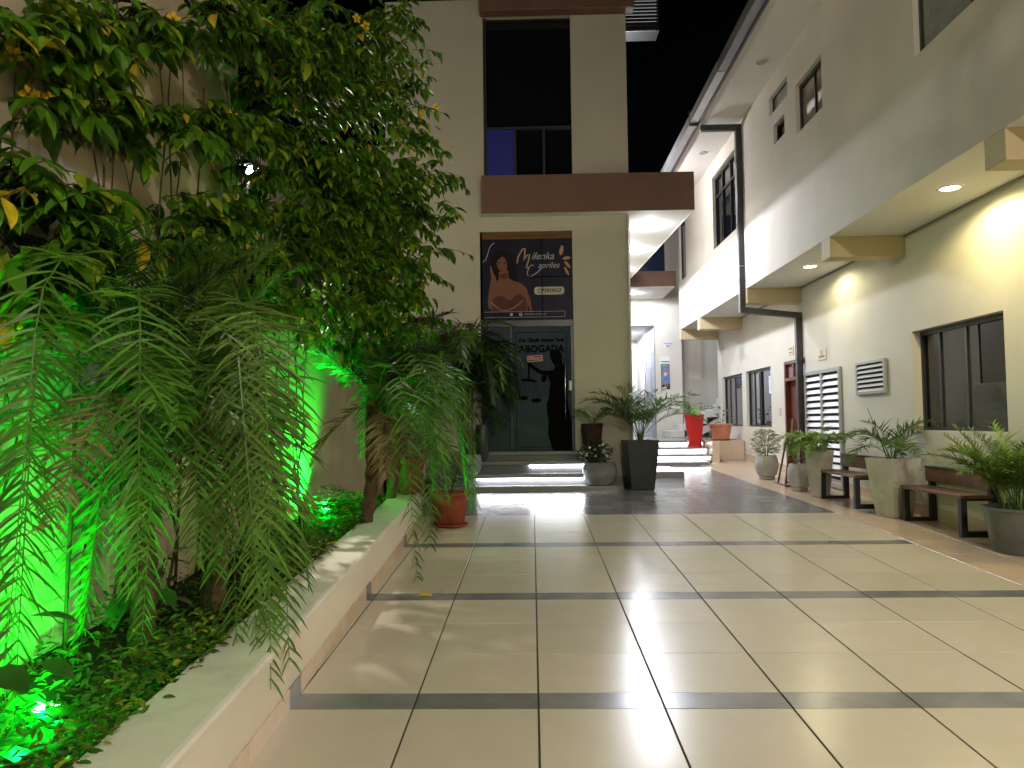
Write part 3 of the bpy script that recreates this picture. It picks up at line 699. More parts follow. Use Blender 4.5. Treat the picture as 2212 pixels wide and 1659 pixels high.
# ---------------------------------------------------------------- light fittings
def downlight(loc, label, lit, m='bulb_y', power=0, color=(1, 1, 1), r=.095, group=None, ring='white', drop=.035):
    t = thing('downlight', label, 'downlight', loc, group)
    x, y_, z = loc
    part('trim_ring', MB().lathe(x, y_, [(r+.025, z-.002), (r+.022, z-.012), (r, z-.014), (r-.005, z-.004)], 24, False, False), M[ring], t, True)
    part('lens', MB().disc((x, y_, z-.006), r-.005, 24), M[m] if lit else M['alum'], t)
    if lit and drop > .05: lamp('lamp', 'SPOT', (x, y_, z-drop-.01), power, color, t, .085, (0, 0, 0), 179, .03), lamp('glow', 'POINT', (x, y_, z-drop-.06), power*.09, color, t, .05)
    elif lit: lamp('lamp', 'SPOT', (x, y_, z-.02), power, color, t, .05, (0, 0, 0), 168, .35)
    return t
downlight((4.115, 7.536, ZS), 'lit warm yellow downlight in the overhang above the big window', True, 'bulb_y', P_DOWN*1.25, C_DOWN)
downlight((4.115, 11.34, ZS), 'lit pale downlight in the overhang above the small louvred vent', True, 'bulb_y', P_DOWN*.55, (1, .9, .58))
downlight((4.115, 3.73, ZS), 'lit warm downlight in the overhang nearest the camera', True, 'bulb_y', P_DOWN*2.6, (1, .9, .66))
downlight((4.115, -.1, ZS), 'lit warm downlight in the overhang beside the camera', True, 'bulb_y', P_DOWN*2.6, (1, .9, .66))
downlight((3.40, 11.06, 6.72), 'unlit ring downlight under the eave above the amber window', False, r=.055, ring='alum')
downlight((3.395, 14.84, 6.72), 'unlit ring downlight under the eave above the downpipe window', False, r=.055, ring='alum')
for k, (x, y_) in enumerate(((2.09, 13.25), (2.02, 15.15), (1.98, 17.1))):
    downlight((x, y_, zc0-.004), ['bright white lamp under the canopy nearest the fascia', 'second bright white lamp under the canopy by the corner', 'third white lamp under the canopy deep in the passage'][k],
              True, 'bulb_w', P_CANOPY*(1, 1, .7)[k], C_CANOPY, .10, drop=.07)
# floodlights on the entrance side, behind the viewer, that light the courtyard
def flood(loc, label, power, color, yaw=0):
    t = thing('floodlight', label, 'floodlight', loc)
    x, y_, z = loc
    part('housing', MB().box(x-.14, x+.14, y_-.09, y_-.02, z-.1, z+.1, .015), M['black'], t)
    part('lens', MB().box(x-.12, x+.12, y_-.019, y_-.012, z-.08, z+.08), M['bulb_y'], t)
    part('bracket', MB().box(x-.02, x+.02, y_-.16, y_-.09, z-.03, z+.03).tube([(x, y_-.14, -.6), (x, y_-.14, z+.1)], .04, 10), M['black'], t)
    lamp('lamp', 'POINT', (x, y_+.05, z), power, color, t, .12)
flood((2.2, -4.2, 5.0), 'floodlight on a post by the courtyard entrance', P_FLOOD, C_FLOOD)
# green uplights in the bed, aimed up at the wall
D = math.radians
def uplight(x, y_, label, power, rot, low=0, cone=165):
    z = zf(y_)+.225
    t = thing('garden_uplight', label, 'garden light', (x, y_, z), 'green garden lights')
    part('spike', MB().tube([(x, y_, z-.1), (x, y_, z+.06)], .012, 6), M['black'], t)
    part('housing', MB().lathe(x, y_, [(.03, z+.03), (.042, z+.05), (.046, z+.125), (.042, z+.125), (.04, z+.11)], 16), M['black'], t, True)
    part('lens', MB().disc((x, y_, z+.118), .047, 16, False), M['bulb_g'], t)
    lamp('lamp', 'SPOT', (x, y_, z+.16), power, C_GREEN, t, .04, Vector(rot).to_track_quat('-Z', 'Y').to_euler(), cone, .5)
    if low: lamp('lamp', 'POINT', (x+.03, y_-.06, z+.13), low, C_GREEN, t, .03)
uplight(-1.86, 2.93, 'glowing green garden uplight among the leaves at the near corner', P_GREEN, (-.85, .12, .30), 26, 145)
uplight(-2.16, 7.95, 'second green garden uplight washing the low wall behind the palms', P_GREEN*2.6, (-.55, -.15, .8), 14, 120)

# ================================================================ END OF THE PASSAGE
fb = thing('rear_building', 'pale rear building with brown canopy closing the passage', 'building', (3.4, 21.2, .8))
zl = 1.08
fw = holes_plane('Y', 21.2, 1.0, 4.13, .3, 8.0, [(1.6, 3.40, zl, 4.14, .3), (1.2, 3.72, 5.65, 7.2, .12)])
fw.quad((4.13, 21.2, .3), (4.13, 21.75, .3), (4.13, 21.75, 8), (4.13, 21.2, 8))
fw.quad((4.13, 21.75, .3), (8, 21.75, .3), (8, 21.75, 8), (4.13, 21.75, 8))
part('wall', fw, M['cream2'], fb)
part('canopy_band', MB().box(1.64, 3.66, 19.3, 21.199, 4.895, 5.28, .006), M['brown'], fb)
part('canopy_soffit', MB().box(1.64, 3.63, 19.33, 21.198, 4.875, 4.894), M['white'], fb)
wb = part('window', MB().box(1.2, 3.72, 21.28, 21.3, 5.65, 7.2), M['glass_b2'], fb)
for k in range(12): part('blind_slat', MB().box(1.2, 3.72, 21.262, 21.279, 5.68+k*.09, 5.72+k*.09), M['glass_b2'], wb)
# lit corridor behind the opening: stone clad pier, white end wall, ceiling lamp
part('corridor_end', MB().quad((.5, 25, .8), (3.6, 25, .8), (3.6, 25, 4.3), (.5, 25, 4.3)), M['white'], fb)
part('corridor_ceiling', MB().quad((.5, 21.5, 4.14), (.5, 25, 4.14), (3.7, 25, 4.14), (3.7, 21.5, 4.14)), M['white'], fb)
part('corridor_side', MB().quad((3.42, 21.5, .8), (3.42, 25, .8), (3.42, 25, 4.14), (3.42, 21.5, 4.14)), M['white'], fb)
part('corridor_floor', MB().quad((.5, 21.2, zl), (3.7, 21.2, zl), (3.7, 25, zl), (.5, 25, zl)), M['granite'], fb)
pier = part('stone_pier', MB().quad((3.398, 21.21, zl), (3.398, 22.9, zl), (3.398, 22.9, 4.14), (3.398, 21.21, 4.14)), M['grout'], fb)
for k in range(8):
    for j in range(2):
        a = 21.212+j*.84; z = zl+k*.385
        part('stone_tile', MB().box(3.375, 3.396, a+.004, a+.836, z+.004, min(z+.381, 4.138), .003), M['stone'], pier)
part('lift_door', MB().box(3.36, 3.374, 21.75, 22.45, zl, 2.95), M['alum'], pier)
part('end_window', MB().box(2.9, 3.15, 24.95, 24.99, 2.2, 3.3), M['glass_g'], fb)
downlight((2.6, 23.0, 4.138), 'white lamp on the corridor ceiling behind the opening', True, 'bulb_w', 300, C_CANOPY, .1, drop=.07)
downlight((2.7, 20.2, 4.874), 'white lamp under the rear brown canopy', True, 'bulb_w', 130, C_CANOPY, .08, drop=.07)
# rear steps
rs = thing('rear_steps', 'rear granite steps with bright white lit risers in the passage', 'steps', (3, 16.3, zf(16)))
levels = [(15.85, .60, .665, 3.62), (16.25, .755, .805, 3.76), (16.57, .895, .945, 3.75), (16.9, 1.03, 1.08, 3.74)]
for i, (ya, zb_, zt_, xr) in enumerate(levels):
    yb2 = levels[i+1][0]+.08 if i < 3 else 21.19
    part('tread' if i else 'bottom_slab', MB().box(1.65, xr, ya, yb2+.02, zb_, zt_, .004), M['granite'], rs)
    if i:
        part('riser', MB().box(1.65, xr-.02, ya+.05, ya+.12, levels[i-1][2], zb_), M['white'], rs)
        part('led_strip', MB().box(1.7, xr-.04, ya+.025, ya+.045, zb_-.018, zb_-.002), M['led_dim'], rs)
part('landing_floor', MB().box(3.74, 4.6, 17.5, 21.7, .7, 1.078), M['granite'], rs)
part('side_cheek', MB().box(3.765, 3.92, 16.3, 17.5, .6, 1.07, .005), M['tilep'], rs)
blk = thing('tiled_block', 'beige tiled block beside the rear steps under the salmon pot', 'plinth', (4.25, 17.2, zf(17)))
part('body', MB().box(3.93, 4.605, 16.9, 17.5, .55, 1.04, .004), M['tilep'], blk)
part('cap', MB().box(3.925, 4.608, 16.895, 17.5, 1.04, 1.065, .004), M['tilep'], blk)
# white stair climbing to the right behind the pots
ws = thing('white_staircase', 'white concrete staircase climbing to the right at the passage end', 'staircase', (4.3, 20, 1.08))
for k in range(7):
    x = 3.55+k*.29; z = 1.08+(k+1)*.17
    part('step', MB().box(x, x+.36, 19.9, 21.1, z-.17, z, .006), M['white'], ws)
part('underside', MB().add([(3.9, 19.95, 1.08), (6, 19.95, 2.26), (6, 19.95, 2.0), (4.25, 19.95, 1.08), (3.9, 21, 1.08), (6, 21, 2.26), (6, 21, 2.0), (4.25, 21, 1.08)],
     [(0, 1, 2, 3), (4, 7, 6, 5), (3, 2, 6, 7)]), M['cream2'], ws)
part('dark_grille', MB().box(4.1, 4.6, 20.3, 20.4, 1.09, 1.6), M['black'], ws)
for k in range(8): part('grille_bar', MB().box(4.1, 4.6, 20.27, 20.3, 1.12+k*.06, 1.135+k*.06), M['alum'], ws)
# posters and signs on the rear wall
pl = thing('floor_sign', 'small white floor level sign with blue letters on rear wall', 'sign', (3.755, 21.19, 3.55))
part('plate', MB().box(3.66, 3.85, 21.185, 21.199, 3.535, 3.665), M['paper'], pl)
text('lettering', 'PLANTA', .055, (3.755, 21.183, 3.63), M['ptext'], pl, bold=.003); text('lettering', 'BAJA', .055, (3.755, 21.183, 3.57), M['ptext'], pl, bold=.003)
gp = thing('fitness_poster', 'poster of a person in blue shorts on the rear wall', 'poster', (3.67, 21.19, 2.37))
part('sheet', MB().box(3.535, 3.80, 21.19, 21.199, 2.37, 3.27), M['paper'], gp)
def gpp(u, v): return (3.542+.25*u, 3.075-.70*v)
def gflat(n_, pts, c, k=1): flat(n_, [gpp(*p) for p in pts], 21.1895-.0006*k, flatcol(n_+'_ink', c), gp)
gflat('background', [(0, 0), (1, 0), (1, 1), (0, 1)], (.16, .22, .33), 0)
gflat('green_band', [(.2, .03), (.68, .03), (.68, .1), (.2, .1)], (.25, .42, .08))
gflat('dark_floor', [(0, .9), (.3, .8), (1, .78), (1, 1), (0, 1)], (.04, .04, .05))
gflat('figure_legs', [(.4, .63), (.75, .63), (.78, .9), (.68, .9), (.6, .7), (.5, .9), (.4, .9)], (.42, .22, .15), 2)
gflat('figure_torso', [(.3, .45), (.35, .3), (.5, .27), (.63, .3), (1, .33), (1, .4), (.68, .4), (.68, .5), (.42, .52), (.25, .62), (.05, .62), (.2, .5)], (.45, .22, .15), 2)
gflat('figure_head', [(.5+.09*math.cos(t), .21+.055*math.sin(t)) for t in np.linspace(0, 6.28, 13)[:-1]], (.45, .22, .15), 2.4)
gflat('figure_top', [(.32, .34), (.45, .38), (.6, .32), (.66, .44), (.36, .47)], (.62, .72, .82), 3)
gflat('figure_shorts', [(.42, .52), (.7, .49), (.83, .6), (.7, .68), (.4, .68)], (.02, .25, .75), 3)
gflat('shoe', [(.05, .93), (.6, .9), (.62, .97), (.1, .98)], (.72, .5, .52), 3)
part('header_print', MB().box(3.56, 3.79, 21.1875, 21.189, 3.12, 3.15), flatcol('magenta_print', (.55, .12, .25)), gp)

# ================================================================ NEIGHBOUR AND CABLES
nb = thing('neighbour_house', 'lit neighbouring wall glimpsed through the vine leaves', 'house', (-4.5, 12, 0))
part('wall', MB().box(-4.6, -4.4, 6.4, 17, -.5, 6.2), M['neigh'], nb)
part('roof', MB().box(-4.8, -4.3, 6.4, 17, 6.2, 6.32), M['roofd'], nb)
wl_ = thing('lamp_post', 'bright lamp post shining through the vine from next door', 'lamp post', (-3.0, 8.1, 0))
part('post', MB().tube([(-3.05, 8.15, -.3), (-3.05, 8.15, 4.3)], .035, 8), M['black'], wl_)
part('lamp_head', MB().box(-3.12, -2.9, 7.98, 8.2, 4.29, 4.35, .01), M['black'], wl_)
part('lens', MB().box(-3.06, -2.94, 7.99, 8.0, 4.16, 4.28), M['bulb_w'], wl_)
lamp('lamp', 'SPOT', (-2.98, 7.97, 4.22), P_NEIGH, C_NEIGH, wl_, .04, (Vector((-.95, 5.2, .2))-Vector((-2.98, 7.97, 4.22))).to_track_quat('-Z', 'Y').to_euler(), 22, .6)
lamp('lamp', 'POINT', (-3.15, 8.4, 4.1), 130, C_NEIGH, wl_, .05)
wall_l = thing('wall_lamp', 'white lamp on the hidden side wall above the canopy', 'lamp', (1.7, 15.4, 6.1))
part('backplate', MB().box(1.637, 1.66, 15.3, 15.5, 6.0, 6.2, .004), M['black'], wall_l)
part('globe', MB().lathe(1.74, 15.4, [(.01, 6.03), (.05, 6.05), (.07, 6.1), (.05, 6.15), (.01, 6.17)], 12), M['bulb_w'], wall_l, True)
lamp('lamp', 'POINT', (1.86, 15.4, 6.1), P_SIDE, (.95, .95, 1.0), wall_l, .08)
fr_ = thing('distant_roof', 'dark bluish roof of a distant building beyond the passage', 'building', (6, 45, 0))
part('wall', MB().box(-6, 20, 45, 46, 0, 14.2), M['roofd'], fr_)
for k, (za, zb2, xa, xb) in enumerate(((14.6, 14.65, -4, 20), (12.9, 12.9, -4, 20), (15.6, 16.8, -4, 14), (12.4, 17.2, 5.0, 9.2))):
    pts = [(xa+(xb-xa)*t, 38, za+(zb2-za)*t-.5*4*t*(1-t)*(k == 2)) for t in np.linspace(0, 1, 9)]
    o = part('overhead_cable', MB().tube(pts, .012, 5), M['cable'])
    tag(o, ['upper level overhead cable across the night sky gap', 'lower level overhead cable across the night sky gap', 'sagging overhead cable rising over the night sky gap', 'steep slanting cable crossing the night sky gap'][k], 'cable', 'overhead cables')

# ================================================================ FURNITURE
def bench(name_label, x0, x1, y0, y1, zb):
    t = thing('bench', name_label, 'bench', ((x0+x1)/2, (y0+y1)/2, zb))
    for yy_ in (y0, y1-.06):
        m = MB()
        m.box(x0, x0+.06, yy_, yy_+.06, zb, zb+.36).box(x1-.06, x1, yy_, yy_+.06, zb, zb+.62).box(x0+.06, x1-.06, yy_, yy_+.06, zb, zb+.06).box(x0, x1-.06, yy_, yy_+.06, zb+.36, zb+.385)
        part('leg', m, M['black'], t)
    n = 4; w = (x1-x0-.03)/n
    for k in range(n):
        part('seat_slat', MB().box(x0-.01+k*w, x0-.01+(k+1)*w-.006, y0-.02, y1+.02, zb+.386, zb+.42, .004), M['wood'], t)
    part('back_board', MB().box(x1-.085, x1-.061, y0-.01, y1+.01, zb+.47, zb+.62, .004), M['wood'], t)
    part('back_cap', MB().box(x1-.09, x1-.0, y0-.01, y1+.01, zb+.621, zb+.64), M['black'], t)
bench('wooden slatted bench with black frame between the two tall concrete planters', 4.0, 4.38, 9.72, 10.9, zf(10.3)+.0)
bench('wooden slatted bench with black frame by the grey plastic tub', 4.24, 4.60, 7.80, 9.02, zf(8.5)-.0)
af = thing('easel_stand', 'brown wooden folding stand leaning near the mahogany door', 'easel', (4.1, 12.3, zf(12.3)))
zb = zf(12.35)
for (x0_, x1_, yv, y2) in ((3.92, 4.12, 12.15, 12.3), (4.24, 4.16, 12.1, 12.3), (4.0, 4.12, 12.75, 12.42), (4.30, 4.18, 12.75, 12.42)):
    part('leg', MB().tube([(x0_, yv, zb), (x1_, y2, zb+1.05)], .02, 4), M['mahog'], af)
for h in (.05, .38, .62):
    part('crossbar', MB().box(3.94+h*.18, 4.24-h*.07, 12.14+h*.12, 12.165+h*.12, zb+h, zb+h+.035), M['mahog'], af)
part('brace', MB().box(3.92, 4.3, 12.1, 12.13, zb, zb+.03).box(3.93, 3.96, 12.13, 12.75, zb, zb+.03), M['mahog'], af)

# ================================================================ PLANTS
def frond_mb(base, az, elev, length, droop, ll=.26, n=26, lw=.012, s0=.16, hang=.7, rr=.006, tw=0.0, seed=None, curl=0.0, vee=.2, jit=.22):
    R = random.Random(seed if seed is not None else random.random())
    mb = MB(); NS = 14
    p = Vector(base); pts = [p.copy()]; tang = []
    for i in range(NS):
        s = (i+.5)/NS
        e = max(elev-droop*s**1.3, -1.46)
        a = az+curl*s
        d = Vector((math.cos(a)*math.cos(e), math.sin(a)*math.cos(e), math.sin(e)))
        tang.append(d); p = p+d*(length/NS); pts.append(p.copy())
    mb.tube(pts, rr, 4, rr*.3)
    def at(s):
        f = s*NS; i = min(int(f), NS-1); return pts[i].lerp(pts[i+1], f-i), tang[i]
    for k in range(n):
        s = s0+(1-s0)*(k+.5*R.random())/n
        q, t = at(min(s, .999))
        side = t.cross(Vector((0, 0, 1)))
        if side.length < .1: side = Vector((-math.sin(az), math.cos(az), 0))
        side.normalize(); up = side.cross(t)
        prof = (math.sin(math.pi*min(1, .18+.82*((s-s0)/(1-s0)))**.8)**.6) if s < .999 else .3
        prof = max(.35, prof)
        L = ll*prof*R.uniform(.65, 1.2)
        fw = .35+.55*s
        for sg in (1, -1):
            d = (side*sg*math.cos(fw)+t*math.sin(fw)+up*(vee+R.uniform(-.35, .35))+Vector((R.uniform(-jit, jit), R.uniform(-jit, jit), R.uniform(-jit, jit)))).normalized()
            w = d.cross(up)
            if w.length < .05: w = t.copy()
            w.normalize()
            w = (w*math.cos(.5*sg)+up*math.sin(.5*sg)).normalized()
            pp = q.copy(); dd_ = d.copy(); vs = []; sgm = 3
            wp = (.55, 1.0, .75, 0)
            hg = hang*R.uniform(.7, 1.3)
            for j in range(sgm+1):
                hw = lw*wp[j]*.5
                if j < sgm: vs += [pp-w*hw, pp+w*hw]
                else: vs.append(pp.copy())
                pp = pp+dd_*(L/sgm); dd_ = (dd_+Vector((0, 0, -hg*.42))).normalized()
            mb.add(vs, [(0, 1, 3, 2), (2, 3, 5, 4), (4, 5, 6)])
    return mb
def palm(name, label, base, crown, fronds, mats, trunk_r=.055, cat='palm', group=None, trunk_m='trunk', lead=None, **kw):
    t = thing(name, label, cat, base, group)
    bz = Vector(base); cz = Vector(crown)
    if trunk_r:
        m = MB(); NT = 16; rings = []
        for i in range(NT+1):
            f = i/NT; c = bz.lerp(cz, f)+Vector((.03*math.sin(f*5), .02*math.sin(f*4), 0))
            r = trunk_r*(1.15-.25*f)*(1.0+(.12 if i % 2 else -.05))
            rings.append([(c.x+r*math.cos(a)*(1+.1*random.random()), c.y+r*math.sin(a)*(1+.1*random.random()), c.z) for a in np.linspace(0, 2*math.pi, 11)[:-1]])
        m.ring(rings); part('trunk', m, M[trunk_m], t)
    for i, f in enumerate(fronds):
        az, el, L, dr_ = f[:4]; mm = f[4] if len(f) > 4 else mats[i % len(mats)]
        o_ = cz+Vector((math.cos(az)*.03, math.sin(az)*.03, random.uniform(-.06, .03)))
        k2 = dict(kw); k2['curl'] = random.uniform(-.75, .75)
        if len(f) > 5: k2.update(f[5])
        part('frond', frond_mb(o_, az, el, L, dr_, seed=random.random(), **k2), M[mm], t)
    return t
def reach(crown, tip, el):
    c, t_ = Vector(crown), Vector(tip); h = math.hypot(t_.x-c.x, t_.y-c.y); dz = t_.z-c.z
    best = None
    for L in np.arange(.8, 2.9, .05):
        for dr_ in range(60, 400, 8):
            e = np.maximum(D(el)-D(dr_)*((np.arange(14)+.5)/14)**1.3, -1.46)
            q = abs((np.cos(e)*L/14).sum()-h)+abs((np.sin(e)*L/14).sum()-dz)
            if best is None or q < best[0]: best = (q, L, dr_)
    return (math.atan2(t_.y-c.y, t_.x-c.x), D(el), float(best[1]), D(best[2]))
def rfr(n, L, el=(20, 75), dr=(80, 140), a0=0, a1=360, mm=None):
    out = []
    for i in range(n):
        az = D(a0+(a1-a0)*(i+random.uniform(-.3, .3))/n)
        f = [az, D(random.uniform(*el)), L*random.uniform(.8, 1.15), D(random.uniform(*dr))]
        if mm: f.append(mm)
        out.append(tuple(f))
    return out
# --- palms in the raised bed (azimuth: 0 = towards the courtyard, 90 = away from the viewer)
zb1 = zf(3.8)+.27
def hangs(crown, n, a0, a1, h, zt, el, mm):
    out = []
    for i in range(n):
        a = D(a0+(a1-a0)*(i+random.uniform(.1, .9))/n); hh = random.uniform(*h)
        out.append(reach(crown, (crown[0]+hh*math.cos(a), crown[1]+hh*math.sin(a), random.uniform(*zt)), random.uniform(*el))+(mm[i % len(mm)],))
    return out
c1 = (-2.0, 3.75, 1.82)
palm('palm_tree', 'slim palm at the left of the bed with a dark upright fan', (-1.92, 3.75, zb1), c1,
     rfr(8, .95, (62, 88), (25, 70), 0, 360)+hangs(c1, 4, -110, 40, (.45, .95), (.5, 1.2), (40, 75), ('palm', 'palm_g', 'palm'))
     + [reach(c1, tp_, e_)+('palm_g',) for tp_, e_ in (((-1.92, 2.75, .5), 45), ((-2.05, 2.95, .6), 50))]
     + rfr(4, .9, (-60, -20), (20, 40), -130, 90, 'palm_dead')+rfr(4, 1.0, (-20, 40), (50, 90), -100, 60, 'palm'), ['palm_d', 'palm', 'palm_d'], .05, ll=.28, n=38, lw=.0125, hang=.5)
zb2 = zf(4.5)+.27
c2 = (-1.92, 4.40, 1.68)
palm('palm_tree', 'full arching palm whose long fronds hang over the kerb', (-1.86, 4.45, zb2), c2,
     rfr(9, 1.0, (66, 89), (25, 70), -170, 190)+hangs(c2, 7, -130, -38, (.35, .9), (.4, .95), (45, 82), ('palm_g', 'palm_p', 'palm'))
     + hangs(c2, 3, -110, -45, (.6, 1.0), (.9, 1.5), (35, 70), ('palm_g', 'palm_p'))
     + [reach(c2, tp_, e_)+('palm_p',) for tp_, e_ in (((-1.08, 3.55, .30), 70), ((-1.16, 3.75, .36), 66), ((-1.5, 3.72, .45), 62), ((-1.22, 3.6, .55), 74), ((-1.38, 3.55, .5), 70), ((-1.7, 3.5, .5), 66))]
     + rfr(5, .95, (-60, -20), (20, 40), -160, 80, 'palm_dead')+rfr(4, 1.1, (-20, 40), (50, 90), -130, -20, 'palm_g'), ['palm', 'palm_g', 'palm_p'], .06, ll=.31, n=46, lw=.0135, hang=.5)
palm('palm_tree', 'palm beyond the left edge whose frond tips reach into view', (-2.1, 2.15, zf(2.2)+.27), (-2.12, 2.15, 1.5),
     [(D(80), D(18), .95, D(45), 'palm_g'), (D(-60), D(60), .9, D(120), 'palm'), (D(-120), D(60), .9, D(120), 'palm'), (D(-20), D(50), .5, D(90), 'palm')],
     ['palm'], .045, ll=.25, n=30, lw=.013, hang=.4)
c3 = (-1.42, 7.0, 1.75)
palm('palm_tree', 'green lit palm farther along the bed in front of the low wall', (-1.55, 7.0, zf(7)+.27), c3,
     rfr(14, .85, (50, 88), (50, 120), -60, 200)+hangs(c3, 6, -50, 70, (.5, .95), (.7, 1.5), (45, 78), ('palm', 'palm_g', 'palm_p'))+[reach(c3, tp_, e_)+('palm_g',) for tp_, e_ in (((-1.24, 6.45, .32), 60), ((-1.2, 6.8, .5), 66))]
     + rfr(3, .9, (-60, -20), (20, 40), -150, 90, 'palm_dead')+rfr(4, 1.0, (-20, 40), (50, 90), -80, 60, 'palm_g'), ['palm', 'palm_d', 'palm_g'], .055, ll=.3, n=40, lw=.0155, hang=.55)
c4 = (-1.45, 8.6, 2.0)
palm('palm_tree', 'small dark palm between the vine and the far end of the kerb', (-1.62, 8.6, zf(8.5)+.27), c4,
     rfr(14, 1.0, (35, 86), (40, 110))+hangs(c4, 8, -150, 70, (.25, .55), (1.0, 1.7), (50, 80), ('palm_d', 'palm')), ['palm_d', 'palm'], .05, ll=.3, n=38, lw=.016, hang=.6)

# --- flowering vine over the wall
def leaf_geo():
    # folded ellipse leaf, length 1 along +x, hanging tip
    xs = [0, .22, .5, .78, 1.0]; hw = [.02, .17, .2, .13, 0]; zz = [0, -.02, -.05, -.12, -.24]
    v = []
    for x, w, z in zip(xs, hw, zz): v += [(x, 0, z), (x, w, z+w*.35), (x, -w, z+w*.35)]
    f = []
    for i in range(4):
        a, b = 3*i, 3*(i+1)
        f += [(a, b, b+1, a+1), (a+2, b+2, b, a)]
    return np.array(v), f
LV, LF = leaf_geo()
def leaf_mat(pos, direc, size, roll):
    x = Vector(direc).normalized(); z = Vector((0, 0, 1)); y_ = z.cross(x)
    if y_.length < .05: y_ = Vector((0, 1, 0))
    y_.normalize(); z = x.cross(y_)
    R3 = Matrix((x, y_, z)).transposed().to_4x4()
    return Matrix.Translation(pos) @ R3 @ Matrix.Rotation(roll, 4, 'X') @ Matrix.Scale(size, 4)
def join_leaves(mats_):
    if not len(mats_): return MB()
    A = np.array([np.array(m_) for m_ in mats_]); V = np.c_[LV, np.ones(len(LV))]
    W_ = np.einsum('nij,kj->nki', A, V)[:, :, :3].reshape(-1, 3)
    mb = MB(); mb.v = [tuple(r) for r in W_]; k = len(LV)
    mb.f = [tuple(n*k+i for i in f) for n in range(len(A)) for f in LF]
    return mb
vine = thing('flowering_vine', 'dense yellow flowering vine spilling over the left wall', 'vine', (-2.1, 6, zf(6)+.27))
